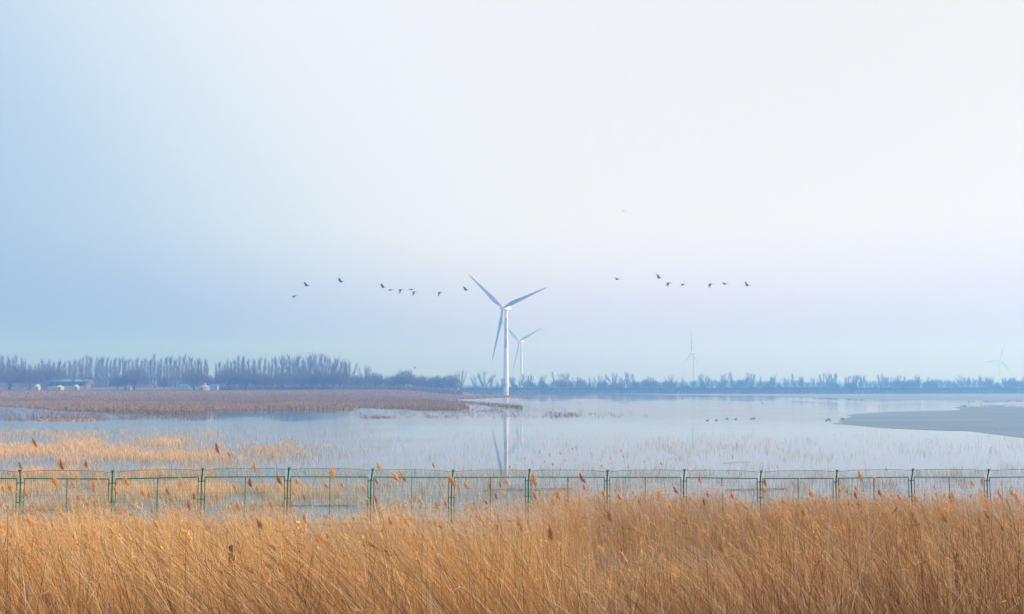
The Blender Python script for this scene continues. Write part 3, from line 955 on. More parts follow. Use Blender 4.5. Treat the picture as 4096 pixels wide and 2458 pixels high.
def lake_reeds():
    """thin dead reeds standing in the shallow lake beyond the fence"""
    n = 640000
    a = rng.uniform(-260, 4360, n); b = rng.uniform(1690, 2120, n)
    dens = np.zeros(n)
    nz = vnoise(a * .006, b * .03, 41) ; nz2 = vnoise(a * .02, b * .06, 42); nz3 = vnoise(a * .0022, b * .02, 43)
    left = sm(1500, 300, a)
    far = sm(2100, 600, a)
    # three golden bands on the left, thinning to the right
    band1 = np.exp(-((b - 1803) / 42) ** 2) * sm(1500, 600, a) * (.3 + .8 * sm(.25, .65, nz)) * (.6 + .6 * nz2)
    band2 = np.exp(-((b - 1738) / 14) ** 2) * (.10 + .5 * sm(.52, .68, nz)) * far * .6
    band3 = np.exp(-((b - 1900) / 20) ** 2) * sm(1000, 400, a) * sm(.25, .7, nz) * (.4 + .9 * nz2)
    band4 = np.exp(-((b - 1975) / 34) ** 2) * sm(1600, 1000, a) * sm(.22, .75, nz) * (.4 + .8 * nz2) * .85
    gap = 1 - .7 * np.exp(-((b - 1860) / 18) ** 2)
    base = (.06 + .85 * left) * sm(1695, 1770, b) * (.25 + 1.2 * nz2) * (.4 + .9 * sm(.3, .6, nz))
    mid = .20 * sm(1850, 1900, b) * (.35 + 1.0 * nz2) * sm(2700, 2000, a) * sm(900, 1400, a)
    right = .11 * sm(1730, 1790, b) * sm(.5, .72, nz) * sm(.3, .6, nz2) * sm(2250, 2600, a) * (.4 + nz2)
    nearr = .05 * sm(1830, 1960, b) * sm(.35, .75, nz2) * (.3 + nz)
    dens = np.maximum.reduce([band1, band2, band3, band4]) + (base + mid + right + nearr) * gap
    k = rng.random(n) < dens * .62 + np.maximum.reduce([band1, band3, band4]) * .35
    a, b = a[k], b[k]; gold = np.clip(np.maximum.reduce([band1, band3, band4, band2 * .8])[k] * 1.5, 0, 1)
    D = H / (-slope(b)); X = (a - CX) / F * D
    ok = D > 44
    X, D, gold, a = X[ok], D[ok], gold[ok], a[ok]
    m = len(X)
    h = rng.uniform(.2, .62, m) * (.7 + .2 * gold); w = rng.uniform(.005, .013, m) * (1 + D / 90) * (1 + .5 * gold)
    c = np.array([.66, .53, .38])[None] * (1 - gold[:, None]) + np.array([.86, .60, .35])[None] * gold[:, None]
    c = c * rng.uniform(.65, 1.2, (m, 1))
    blades('lake_reeds', X, D, np.full(m, -.1), h + .1, w, rng.normal(-.12, .22, m) * h, rng.normal(0, .08, m) * h, c, M_reed,
           'thin dead reeds standing in the shallow lake beyond the fence')
lake_reeds()

# ------------------------------------------------------------------ fence
POSTS = [(-290, 31.8, 1914, 1886), (83, 32.5, 1915, 1885), (450, 33.4, 1917, 1887), (807, 34.5, 1909, 1879), (1151, 35.8, 1908, 1876), (1484, 37.1, 1909, 1880),
         (1806, 38.5, 1911, 1885), (2113, 39.6, 1909, 1882), (2428, 40, 1910, 1885), (2734, 40, 1911, 1882), (3040, 40.2, 1915, 1887), (3343, 40.2, 1914, 1885),
         (3645, 40.2, 1909, 1880), (3947, 40.2, 1910, 1882), (4250, 40.2, 1908, 1880)]

FENCE_LINE = [(-1060, 30.6, 1914, 1886), (-672, 31.2, 1914, 1886)] + POSTS + [(4553, 40.2, 1909, 1881), (4856, 40.3, 1910, 1882), (5160, 40.4, 1909, 1881)]
def fence():
    org = at(2113, 1909, 39.6); org = Vector((org.x, org.y, 0))
    t = empty('mesh_fence', org, 'green welded-mesh fence with bent tops standing along the water behind the reeds', 'fence')
    P = []
    for (px, D, rail, top) in FENCE_LINE:
        p = at(px, rail, D); P.append((p - org, (rail - top) * D / F, px))
    for i, (p, arm, px) in enumerate(P):
        q = P[min(i + 1, len(P) - 1)][0] - P[max(i - 1, 0)][0]
        u = Vector((q.x, q.y, 0)).normalized(); nrm = Vector((u.y, -u.x, 0))          # towards the camera
        tip = p + Vector((0, 0, arm + .03)) + nrm * .2
        knee = p + Vector((0, 0, -.16))
        post = MB().tube([Vector((p.x, p.y, -.9)), knee, tip], .03, 6).obj('post', M_green, t)
        MB().tube([tip - u * .05 + Vector((0, 0, .005)), tip + u * .05 + Vector((0, 0, .005))], .028, 6).obj('cap', M_green, post)
        for dz in (-.14, -.76):
            MB().tube([p + u * -.13 + Vector((0, 0, dz)), p + u * .13 + Vector((0, 0, dz))], .017, 5).obj('clamp', M_green, post)
    for i in range(len(P) - 1):
        (a, arm_a, _), (b, arm_b, _) = P[i], P[i + 1]
        u3 = (b - a); u = Vector((u3.x, u3.y, 0)).normalized(); nrm = Vector((u.y, -u.x, 0))
        a2 = a + u3.normalized() * .11; b2 = b - u3.normalized() * .11
        low_a, low_b = a2.z - 1.70, b2.z - 1.70
        pan = MB()
        pan.tube([a2 - u * .0, b2], .02, 6)
        for e, lo in ((a2, low_a), (b2, low_b)):
            pan.tube([e + Vector((0, 0, .018)), Vector((e.x, e.y, lo))], .018, 6)
        pan.tube([Vector((a2.x, a2.y, low_a)), Vector((b2.x, b2.y, low_b))], .018, 6)
        panel = pan.obj('fence_panel', M_green, t)
        mid = (a2 + b2) / 2
        MB().tube([mid, Vector((mid.x, mid.y, (low_a + low_b) / 2))], .016, 5).obj('middle_bar', M_green, panel)
        # bent top edge: a wire that dips at the posts
        pts = []
        for k in range(11):
            s = k / 10; q = a2.lerp(b2, s); arm = arm_a + (arm_b - arm_a) * s
            bow = .035 * min(1, 6 * min(s, 1 - s)) + .02 * math.sin(math.pi * s)
            pts.append(q + Vector((0, 0, arm - .02 + bow)) + nrm * .17)
        MB().tube([a + Vector((0, 0, arm_a - .01)) + nrm * .18] + pts + [b + Vector((0, 0, arm_b - .01)) + nrm * .18], .0085, 5).obj('top_wire', M_green, panel)
        w = MB(); L = (b2 - a2).length
        nv = int(L / .055)
        for k in range(1, nv):
            s = k / nv; q = a2.lerp(b2, s); arm = arm_a + (arm_b - arm_a) * s + .015
            lo = low_a + (low_b - low_a) * s
            w.tube([Vector((q.x, q.y, lo)) + nrm * .02, q + nrm * .022, q + Vector((0, 0, arm)) + nrm * .17], .0036, 3, cap=False)
        for k in range(13):
            d = -.12 * k - .06
            w.tube([a2 + Vector((0, 0, d)) + nrm * .024, b2 + Vector((0, 0, d)) + nrm * .024], .0022, 3, cap=False)
        for k in (.35, .7):
            w.tube([a2 + Vector((0, 0, arm_a * k)) + nrm * .17 * k, b2 + Vector((0, 0, arm_b * k)) + nrm * .17 * k], .0022, 3, cap=False)
        o = w.obj('wire_mesh', M_green, panel); o['kind'] = 'stuff'
fence()

# horizontal bamboo poles lying on the water behind the fence, old stakes in the reeds
for (xa, ya, xb, yb, lab) in ((1930, 1964, 2290, 1957, 'dark pole floating on the water behind the middle of the fence'),
                              (2905, 1962, 3148, 1957, 'dark pole floating behind the fence where the reeds stand lower'),
                              (160, 2016, 460, 2024, 'reddish pole floating low behind the left fence panels'),
                              (1005, 2024, 1405, 2026, 'long pole floating behind the fence at the reed tops, left of the gap'),
                              (2890, 1854, 3000, 1849, 'thin stick floating on open water above the fence')):
    A, B = on_water(xa, ya), on_water(xb, yb)
    o = empty('floating_pole', (A[0], A[1], .0), lab, 'pole', 'poles floating on the lake')
    d = Vector((B[0] - A[0], B[1] - A[1], 0)); r = random.Random(xa)
    pts = [d * (k / 12) + Vector((r.uniform(-.02, .02), r.uniform(-.03, .03), .03 + r.uniform(-.012, .02))) for k in range(13)]
    m = MB().tube(pts, [.016 + .005 * (k % 2) if lab[0] != 't' else .009 for k in range(13)], 6).obj('pole', M_pole, o)

for (px, top, bot, D, lab) in ((926, 2184, 2290, 18.5, 'short dark rotten stake upright among the reeds below the fence'),
                               (3828, 2214, 2262, 18.0, 'dark broken stake end nearly buried in the reeds')):
    p = at(px, top, D); z = gz(p.x, D)
    o = empty('stake', (p.x, D, z), lab, 'stake')
    r = random.Random(px); h = p.z - z
    pts = [Vector((r.uniform(-.012, .012), r.uniform(-.012, .012), -.3 + (h + .3) * k / 7)) for k in range(8)]
    MB().tube(pts, [.055, .05, .05, .046, .05, .044, .046, .036], 8).obj('stake_wood', M_wood, o, smooth=True)
    MB().tube([(0, 0, h * .82), (.07, -.02, h * .93)], [.02, .012], 5).obj('splinter', M_wood, o)

# ------------------------------------------------------------------ foreground reed bed
ENV_X = [-400, 0, 500, 1000, 1250, 1400, 1520, 1900, 2100, 2250, 2400, 2600, 2800, 3000, 3300, 3700, 4000, 4500]
ENV_Y = [2035, 2040, 2042, 2042, 2046, 2050, 2030, 2022, 2010, 1985, 1958, 1962, 1985, 2002, 1990, 1992, 1968, 1965]

def reed_bed():
    n = 226000
    y = np.sqrt(rng.uniform(10.2 ** 2, 37.5 ** 2, n)); x = rng.uniform(-.70, .76, n) * y
    px = CX + F * x / y
    lump = vnoise(x * .55, y * .55, 51); lump2 = vnoise(x * .16 + 5, y * .16, 52)
    lump3 = vnoise(x * 1.7 + 3, y * 1.7, 53)
    dens = (.12 + 1.45 * lump ** 1.7 + .35 * (lump3 - .5)) * (.55 + .45 * sm(12.5, 18, y))
    lim = np.interp(px, [-500, 0, 450, 1150, 1500, 2150, 2300, 3200, 3400, 4600], [30.5, 31.2, 32.2, 34, 35.5, 37.5, 38, 38, 37, 36.5])
    dens = dens * sm(0, 2.5, lim - y)
    gap_a = sm(1180, 1300, px) * sm(1600, 1480, px) * sm(20, 22.5, y)
    gap_b = sm(2250, 2450, px) * sm(3120, 2950, px) * sm(20, 22.5, y) * sm(33.8, 32.8, y)
    gap_c = sm(1650, 1800, px) * sm(2200, 2100, px) * sm(24, 26, y) * .5
    dens = dens * (1 - .15 * gap_a) * (1 - .62 * gap_b) * (1 + 1.2 * sm(31, 33.5, y) * sm(2150, 2350, px)) * (1 - gap_c)
    k = rng.random(n) < dens
    x, y, px, lump, lump2 = x[k], y[k], px[k], lump[k], lump2[k]
    m = len(x)
    z0 = ground_z(x, y)
    z0 = np.maximum(z0, -.35)
    env = np.interp(px, ENV_X, ENV_Y) + rng.exponential(24, m) - 30 - (rng.random(m) < .13) * rng.exponential(42, m)
    env = env + (vnoise(px * .011, 0 * px, 57) - .5) * 56 + (vnoise(px * .045, 0 * px, 58) - .5) * 34
    zmax = H + slope(env) * y
    # in front of the water gaps the plants stay low enough to see over
    low_b = sm(2250, 2450, px) * sm(3120, 2950, px) * (y < 22)
    low_a = sm(1180, 1300, px) * sm(1600, 1480, px) * (y < 22)
    cut = np.where(low_b > .5, 2185, np.where(low_a > .5, 2130, 0)) + rng.exponential(30, m)
    zmax = np.where((low_b > .5) | (low_a > .5), np.minimum(zmax, H + slope(cut) * y), zmax)
    h = rng.uniform(1.9, 3.0, m) * (.8 + .35 * lump2)
    h = np.minimum(h, np.maximum(zmax - z0, .35) * rng.uniform(.85, 1.0, m))
    right = sm(2000, 2600, px)
    lean = np.clip(rng.normal(.20, .11, m) + .26 * (1 - sm(15, 25, y)) + .30 * (lump2 - .5) + .2 * (lump - .5), -.1, .9)
    # the thickets on the ice side stand straighter and more tangled
    wild = rng.random(m) < .32 + .35 * right
    lean = np.where(wild, np.abs(rng.normal(.06, .20, m)), lean)
    broken = rng.random(m) < .03
    lean = np.where(broken, rng.uniform(.8, 1.3, m), lean)
    h = np.where(broken, h * .75, h)
    az = math.pi + np.where(wild, rng.uniform(-2.6, 2.6, m), rng.normal(0, .4, m))
    dx, dy = np.cos(az), np.sin(az)
    # tall straight stems of the front rows, leaning with the wind
    tallp = (rng.random(m) < .06) & (y < 22)
    h = np.where(tallp, np.minimum(rng.uniform(2.4, 3.3, m), np.maximum(zmax - z0, .5)), h)
    lean = np.where(tallp, rng.uniform(.42, .85, m), lean)
    w0 = np.where(tallp, rng.uniform(.009, .014, m), rng.uniform(.005, .0105, m))
    S = 6
    droop = np.where(rng.random(m) < .35, np.abs(rng.normal(.12, .16, m)), 0) * (~tallp)
    wa = rng.uniform(0, 6.283, m); wx, wy = np.cos(wa), np.sin(wa)
    V = np.zeros((m, S, 2, 3)); C = np.zeros((m, S, 2, 3))
    tone = rng.random(m)
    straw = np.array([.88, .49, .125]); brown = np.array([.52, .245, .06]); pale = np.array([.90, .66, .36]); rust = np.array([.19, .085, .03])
    mixb = np.clip(.05 + .55 * (1 - sm(13, 22, y)) + .30 * right + .5 * (tone - .5) + .35 * (lump2 - .5), 0, 1)[:, None]  # front rows grow browner, with the bed's self-shade put into the colour
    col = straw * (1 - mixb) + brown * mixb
    col = np.where(((tone > .86 - .30 * sm(19, 25, y) * (1 - .6 * right)) | tallp)[:, None], pale * .95, np.where((tone < .14 + .34 * (1 - sm(12, 20, y)) + .10 * right)[:, None], rust, col)) * rng.uniform(.7, 1.15, (m, 1))  # extra rust stems in the front rows stand in for that shade too
    ctr = np.zeros((m, S, 3))
    for s in range(S):
        t = s / (S - 1)
        off = lean * h * t ** 1.8 + droop * h * t ** 4
        zz = z0 - .05 + h * (t - .16 * lean ** 2 * t * t - .45 * droop * t ** 5)
        ctr[:, s] = np.stack([x + dx * off, y + dy * off, zz], -1)
        ww = w0 * (1 - .72 * t) / 2
        V[:, s, 0] = ctr[:, s] + np.stack([-wx * ww, -wy * ww, 0 * ww], -1)
        V[:, s, 1] = ctr[:, s] + np.stack([wx * ww, wy * ww, 0 * ww], -1)
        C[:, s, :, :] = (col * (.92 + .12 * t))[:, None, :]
    base = (np.arange(m) * S * 2)[:, None]
    Fq = np.concatenate([base + np.array([2 * s, 2 * s + 1, 2 * s + 3, 2 * s + 2])[None] for s in range(S - 1)], 0)
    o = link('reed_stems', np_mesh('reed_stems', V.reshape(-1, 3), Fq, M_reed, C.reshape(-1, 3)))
    tag(o, 'dense bed of dry golden-brown reed stems filling the foreground', kind='stuff')
    # dry leaves
    LV, LC = [], []
    for rep in range(3):
        sel = rng.random(m) < (.42, .28, .14)[rep]
        c_, q = ctr[sel], sel.sum()
        t = rng.uniform(.25, .97, q) * (S - 1); i0 = np.minimum(t.astype(int), S - 2); f = (t - i0)[:, None]
        p = c_[np.arange(q), i0] * (1 - f) + c_[np.arange(q), i0 + 1] * f
        la = math.pi + rng.normal(0, 1.0, q); L = rng.uniform(.15, .45, q)
        up = rng.uniform(.3, 2.0, q)
        d = np.stack([np.cos(la), np.sin(la), up], -1); d /= np.linalg.norm(d, axis=1)[:, None]
        d2 = d.copy(); d2[:, 2] -= rng.uniform(.1, .8, q)
        p1 = p + d * (L * .5)[:, None]; p2 = p1 + d2 * (L * .5)[:, None]
        ww = (rng.uniform(.005, .013, q) / 2)[:, None]
        side = np.stack([-d[:, 1], d[:, 0], rng.uniform(-.6, .6, q)], -1)
        v = np.stack([p - side * ww * .6, p + side * ww * .6, p1 - side * ww, p1 + side * ww, p2], 1)
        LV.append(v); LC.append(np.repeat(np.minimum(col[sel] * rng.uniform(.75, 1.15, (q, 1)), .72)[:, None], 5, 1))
    LV = np.concatenate(LV); LC = np.concatenate(LC)
    b = np.arange(len(LV))[:, None] * 5
    Fc = np.concatenate([b + [0, 1, 3], b + [0, 3, 2], b + [2, 3, 4]], 0)
    o = link('reed_leaves', np_mesh('reed_leaves', LV.reshape(-1, 3), Fc, M_reed, LC.reshape(-1, 3)))
    tag(o, 'curled dry leaves among the reed stems in the foreground', kind='stuff')
    # small frayed seed heads on some of the stems
    sel = np.nonzero((rng.random(m) < .06) & ~tallp)[0]; q = len(sel); K = 9
    tip = ctr[sel, -1]; ax = tip - ctr[sel, -2]; ax /= np.linalg.norm(ax, axis=1)[:, None]
    Lp = rng.uniform(.10, .20, q)
    FV = np.zeros((q, K, 3, 3)); FC = np.zeros((q, K, 3, 3))
    base_c = np.where((rng.random(q) < .5)[:, None], np.array([.84, .54, .22]), np.array([.70, .40, .14])) * rng.uniform(.75, 1.15, (q, 1))
    for j in range(K):
        u = rng.uniform(0, .75, q); p = tip + ax * (Lp * u)[:, None]
        d = ax * rng.uniform(.5, 1.0, q)[:, None] + rng.normal(0, .38, (q, 3)) * np.array([1, 1, .4]) + np.array([-.18, 0, 0])
        e = p + d * (Lp * .38)[:, None]
        sd = np.cross(d, rng.normal(0, 1, (q, 3))); sd /= np.linalg.norm(sd, axis=1)[:, None]
        sd *= (Lp * rng.uniform(.035, .08, q))[:, None]
        FV[:, j, 0] = p - sd; FV[:, j, 1] = p + sd; FV[:, j, 2] = e
        FC[:, j] = base_c[:, None, :]
    o = link('seed_heads', np_mesh('seed_heads', FV.reshape(-1, 3), np.arange(q * K * 3).reshape(-1, 3), M_reed, FC.reshape(-1, 3)))
    tag(o, 'small frayed tan seed heads scattered over the reed bed', kind='stuff')
    print('reed stems', m, 'leaves', len(LV), 'heads', q)
reed_bed()

def litter():
    n = 26000
    y = rng.uniform(9, 30, n); x = rng.uniform(-.62, .62, n) * y
    z = np.maximum(ground_z(x, y), -.02) + rng.uniform(0, .35, n)
    az = rng.normal(math.pi, 1.0, n); L = rng.uniform(.3, 1.1, n); up = rng.uniform(-.1, .5, n)
    w = rng.uniform(.006, .014, n)
    p = np.stack([x, y, z], -1); d = np.stack([np.cos(az), np.sin(az), up], -1) * L[:, None]
    s = np.stack([-np.sin(az), np.cos(az), 0 * az], -1) * (w / 2)[:, None]
    V = np.stack([p - s, p + s, p + d], 1)
    c = np.array([.30, .185, .09])[None] * rng.uniform(.5, 1.4, (n, 1))
    o = link('fallen_reeds', np_mesh('fallen_reeds', V, np.arange(3 * n).reshape(n, 3), M_reed, np.repeat(c, 3, 0)))
    tag(o, 'fallen broken reed straw lying at the foot of the reeds', kind='stuff')
litter()

# individual reeds with seed plumes
def plume_mesh(seed, mat):
    r = random.Random(seed); m = MB()
    for i in range(190):
        t = r.random() ** .8
        p = Vector((0, 0, t * .74))
        wid = .27 * math.sin(math.pi * min(1, (t * .85 + .12))) ** .8
        az = r.gauss(math.pi, 1.35)
        wid *= r.uniform(.55, 1.35)
        d = Vector((math.cos(az) * wid, math.sin(az) * wid, r.uniform(.10, .40)))
        s = Vector((-math.sin(az), math.cos(az), r.uniform(-.5, .5))) * r.uniform(.009, .024)
        q = p + d * .55
        n = len(m.v)
        m.v += [tuple(p), tuple(q - s), tuple(p + d), tuple(q + s)]
        m.f.append((n, n + 1, n + 2, n + 3))
    m.tube([(0, 0, -.05), (-.01, 0, .4), (-.03, 0, .8)], [.016, .013, .004], 4)
    return m.mesh('plume', mat)
PLUME = {k: [plume_mesh(200 + i, mat) for i in range(5)] for k, mat in (('tan', M_plume), ('pale', M_plume_pale), ('dark', M_plume_dark))}

n_reed = 0
def reed(px, py, size, D, tone, label, group=None, lean=None):
    """one reed whose plume is centred at the given spot"""
    global n_reed
    L = size
    c = at(px, py, D)
    lean = lean if lean is not None else random.uniform(.12, .5)
    az = math.pi + random.gauss(0, .35)
    dv = Vector((math.cos(az), math.sin(az), 0))
    tipd = (Vector((0, 0, 1)) + dv * (lean * 1.35)).normalized()
    foot = c - tipd * L * .42
    z0 = max(gz(c.x, D), -.35)
    hh = foot.z - z0
    bx = foot - dv * lean * hh * .55
    z0 = max(gz(bx.x, bx.y), -.35)
    root = Vector((bx.x, bx.y, z0))
    t = empty('reed', root, label, 'reed', group)
    pts = []
    for k in range(8):
        u = k / 7
        p = root.lerp(Vector((foot.x, foot.y, 0)), u ** 1.8); p.z = z0 + (foot.z - z0) * u
        pts.append(p - root)
    pts[0].z -= .1
    MB().tube(pts, [.0058 - .0034 * k / 7 for k in range(8)], 4, cap=False).obj('stem', M_stalk, t)
    o = link('plume', random.choice(PLUME[tone]), t)
    o.location = foot - root
    o.rotation_mode = 'QUATERNION'
    q = tipd.to_track_quat('Z', 'X')
    rotz = Matrix.Rotation(random.uniform(-.6, .6), 3, 'Z').to_quaternion()
    o.rotation_quaternion = q @ rotz
    ws = random.uniform(.75, 1.2)
    o.scale = (L * ws, L * ws, L)
    # two leaves high on the stem
    for k in range(2):
        m = MB()
        u = random.uniform(.45, .9) * 7; i0 = int(u); p = pts[i0].lerp(pts[i0 + 1], u - i0)
        d = Vector((-random.uniform(.5, 1), random.uniform(-.5, .5), random.uniform(.2, .9))).normalized(); l2 = random.uniform(.2, .4)
        w = Vector((0, .006, .006)); e = p + d * l2 * .5; f = e + (d + Vector((0, 0, -.9))).normalized() * l2 * .5
        m.v = [tuple(p - w * .5), tuple(p + w * .5), tuple(e + w), tuple(e - w), tuple(f)]; m.f = [(0, 1, 2, 3), (3, 2, 4)]
        m.obj('leaf', M_stalk, t)
    n_reed += 1

SPECIAL = [
    (143, 1778, 'B', 'dark', 'tall reed whose dark plume stands highest at the left, well above the fence'),
    (83, 1866, 'M', 'dark', 'reed with a narrow dark plume just above the leftmost fence post'),
    (250, 1866, 'B', 'dark', 'reed with a long dark plume crossing the top wire of the first whole panel'),
    (346, 1862, 'M', 'dark', 'slender reed with a thin plume above the middle of the first whole panel'),
    (872, 1800, 'B', 'dark', 'tall reed with a dark plume far above the second pair of panels'),
    (919, 1820, 'S', 'tan', 'thin reed with a small plume right of the tall dark-plumed one above the fence'),
    (1021, 1876, 'B', 'tan', 'reed with a broad tan plume across the top wire of the fourth panel'),
    (1332, 1902, 'X', 'pale', 'reed with a fat pale plume overlapping the rail left of the gap'),
    (1517, 1871, 'B', 'pale', 'reed with a ragged pale plume just above the top wire'),
    (1735, 1864, 'S', 'dark', 'reed with a drooping grey-brown plume above the top wire, below the tower reflection'),
    (1682, 2006, 'B', 'pale', 'reed with a ragged wide plume where the reeds meet the water gap'),
    (1814, 1932, 'X', 'tan', 'reed with a long plume covering the fence post left of the tower reflection'),
    (2140, 1928, 'X', 'tan', 'reed with a big tan plume right beside the post below the tower reflection'),
    (2141, 1986, 'B', 'tan', 'reed with a rusty plume directly below another big plume'),
    (2333, 1918, 'B', 'dark', 'reed with a dark plume across the rail in the middle of its panel'),
    (2205, 2142, 'XX', 'dark', 'reed with the largest darkest plume in the middle of the reed bed'),
    (2441, 2070, 'B', 'dark', 'reed with a narrow upright rusty plume in the tall leaning clump'),
    (2928, 2084, 'B', 'pale', 'reed with a feathery star-shaped plume over the water gap'),
    (3444, 1911, 'B', 'tan', 'reed with a curved tan plume hanging over the rail near the ice side'),
    (3500, 1921, 'M', 'pale', 'reed with a small pale plume leaning on the middle bar'),
    (3247, 1980, 'B', 'tan', 'reed with a wind-bent plume left of the post with the double clamp'),
    (3093, 2070, 'B', 'tan', 'reed with a broad rusty plume among the brown stems'),
    (3663, 2088, 'XX', 'dark', 'reed with a long dark drooping plume, largest on the ice side'),
    (3793, 2062, 'X', 'tan', 'reed with a frayed golden plume in the brown thicket'),
    (3612, 2204, 'X', 'dark', 'reed with a dense upright dark plume low in the brown thicket'),
    (3588, 2212, 'B', 'pale', 'reed with a paler plume touching the dense dark one'),
    (465, 1964, 'B', 'tan', 'reed with a slanting plume across the post of the second panel'),
    (508, 1930, 'B', 'tan', 'reed with a plump plume just inside the second panel'),
    (757, 2026, 'B', 'dark', 'reed with a dark plume low behind the reed tops, left of the third post'),
    (955, 2030, 'B', 'tan', 'reed with a shaggy plume at the reed tops near the old stake'),
    (247, 2058, 'B', 'tan', 'reed with a twisted plume at the reed tops below the first whole panel'),
    (3892, 1937, 'M', 'pale', 'reed with a blown pale plume right of the last middle bar'),
    (3930, 1930, 'M', 'tan', 'reed with an upright plume leaning on the last post'),
    (3780, 1984, 'M', 'pale', 'reed with a pale plume below the rail left of the last middle bar'),
]
OTHER = [(15, 1960), (42, 1955), (222, 1930), (230, 1946), (294, 1942), (377, 1945), (378, 1967), (310, 1912), (575, 1977), (597, 1985), (672, 1970), (690, 2003), (725, 1935), (842, 2017),
         (870, 1995), (1003, 1935), (943, 1955), (777, 1990), (110, 1985), (55, 2045), (133, 2050), (147, 2054), (180, 2040), (315, 1992), (380, 2015), (352, 2020), (505, 2052), (535, 2030),
         (680, 2150), (120, 2095), (1052, 1928), (1032, 1960), (1086, 2020), (1120, 1925), (1178, 1975), (1218, 1993), (1190, 1930), (1308, 1945), (1372, 1945), (1508, 1928), (1562, 1945), (1606, 1898),
         (1620, 1918), (1586, 1912), (1460, 1960), (1453, 2015), (1505, 2005), (1645, 2010), (1785, 2017), (1775, 1945), (1836, 1950), (1867, 1945), (1852, 1902), (1820, 1980), (1962, 1950), (2002, 1940),
         (2017, 1982), (1987, 1990), (2030, 1930), (1393, 2110), (1275, 2165), (1540, 2110), (1565, 2090), (1555, 2175), (1630, 2095), (1725, 2095), (1725, 2230), (1910, 2070), (1400, 2290), (2025, 2190),
         (1740, 2410), (1955, 2430), (2235, 1985), (2340, 1952), (2076, 2075), (2342, 2125), (2435, 2165), (2480, 1990), (2464, 1965), (2637, 2130), (2702, 2060), (2735, 2065), (2644, 1980), (2705, 1965),
         (2832, 1985), (2820, 2140), (2913, 2210), (3007, 2190), (3062, 1935), (3060, 1965), (2213, 2215), (2588, 2230), (2507, 2250), (2218, 2380), (2800, 1918), (2215, 2010), (2295, 2050),
         (3263, 2012), (3300, 2020), (3138, 2010), (3136, 2065), (3360, 1960), (3390, 1970), (3428, 1957), (3424, 1985), (3378, 2120), (3690, 2104), (3800, 2112), (3855, 2110), (3860, 2165), (3900, 2170),
         (3485, 2200), (3500, 2230), (3677, 2260), (3218, 2220), (3280, 2240), (3667, 1998), (3810, 1985), (3740, 1955), (4075, 2100), (3930, 2000), (4000, 1980), (3630, 2005), (3600, 1995), (3540, 1990),
         (3520, 1975), (3925, 2350), (3460, 2280), (4050, 1975), (4030, 2010), (2930, 1985), (2960, 2020), (2400, 1995), (2560, 2010)]
FARP = [(2200, 1822), (2242, 1815), (2290, 1798), (2305, 1793), (2362, 1812), (2368, 1822), (2402, 1843), (2408, 1868), (2443, 1835), (2485, 1805), (2494, 1828), (2576, 1848), (2514, 1870), (2645, 1857), (2705, 1840), (2752, 1880), (2160, 1810), (2100, 1835), (2130, 1850), (2180, 1848), (2060, 1862), (2213, 1860), (2260, 1845), (3547, 1880), (3110, 1868), (2930, 1830), (2780, 1880), (1740, 1852), (2040, 1870)]
PLEN = {'S': .22, 'M': .27, 'B': .30, 'X': .31, 'XX': .33}
PPX = {'S': 26, 'M': 36, 'B': 48, 'X': 58, 'XX': 76}
def dist_for(px, py, s):
    D = PLEN[s] * F / PPX[s] * random.uniform(.95, 1.05)
    return min(D, 29.5 if px < 1300 else 33)
for (px, py, s, tone, lab) in SPECIAL:
    reed(px, py, PLEN[s], dist_for(px, py, s), tone, lab, 'reeds with large plumes')
ORD = ['first', 'second', 'third', 'fourth', 'fifth', 'sixth', 'seventh', 'eighth', 'ninth', 'tenth', 'eleventh', 'twelfth']
def reed_label(px, py, tone):
    xs = [p[0] for p in POSTS[1:]]
    k = int(np.searchsorted(xs, px))
    word = {'tan': 'rusty', 'pale': 'pale', 'dark': 'dark'}[tone]
    if k == 0: where = 'half panel at the left end'
    elif k >= len(xs) - 1: where = 'half panel at the right end'
    else:
        half = 'left half' if px < (xs[k - 1] + xs[k]) / 2 else 'right half'
        where = '%s of the %s whole panel' % (half, ORD[k - 1])
    lvl = 'rising before the' if py < 1985 else ('at the tops,' if py < 2080 else 'low under the')
    s = '%s-plumed reed %s %s' % (word, lvl, where)
    return s, s.replace('reed ', 'reeds ', 1)
for (px, py) in OTHER:
    s = random.choice('SMMMB' if py < 2080 else 'MBBBX')
    tone = random.choice(['tan', 'tan', 'pale', 'dark'] if py < 2010 else ['tan', 'tan', 'pale', 'tan'])
    lab, gr = reed_label(px, py, tone)
    reed(px, py, PLEN[s], dist_for(px, py, s), tone, lab, gr)
for i in range(62):
    px = random.uniform(-40, 4130); e = float(np.interp(px, ENV_X, ENV_Y))
    py = e + random.expovariate(1 / 70.0) + 10
    if py > 2380: continue
    s = random.choice('SMMB' if py < 2120 else 'MBX'); tone = random.choice(['tan', 'pale', 'pale', 'dark'])
    lab, gr = reed_label(px, py, tone)
    reed(px, py, PLEN[s] * .9, min(dist_for(px, py, s) * random.uniform(.85, 1), 30), tone, lab, gr)
def lake_label(px):
    k = int(np.searchsorted([p[0] for p in POSTS[1:]], px))
    return 'thin plumed reed in the lake beyond the %s whole fence panel' % ORD[k - 1], 'lake reeds beyond the %s panel' % ORD[k - 1]
for (px, py) in FARP:
    # young reeds standing in the lake itself, beyond the fence
    D = random.uniform(43, 52)
    reed(px, py, random.uniform(.14, .21), D, random.choice(['tan', 'pale']),
         *lake_label(px), lean=random.uniform(.15, .35))
print('plumed reeds', n_reed)

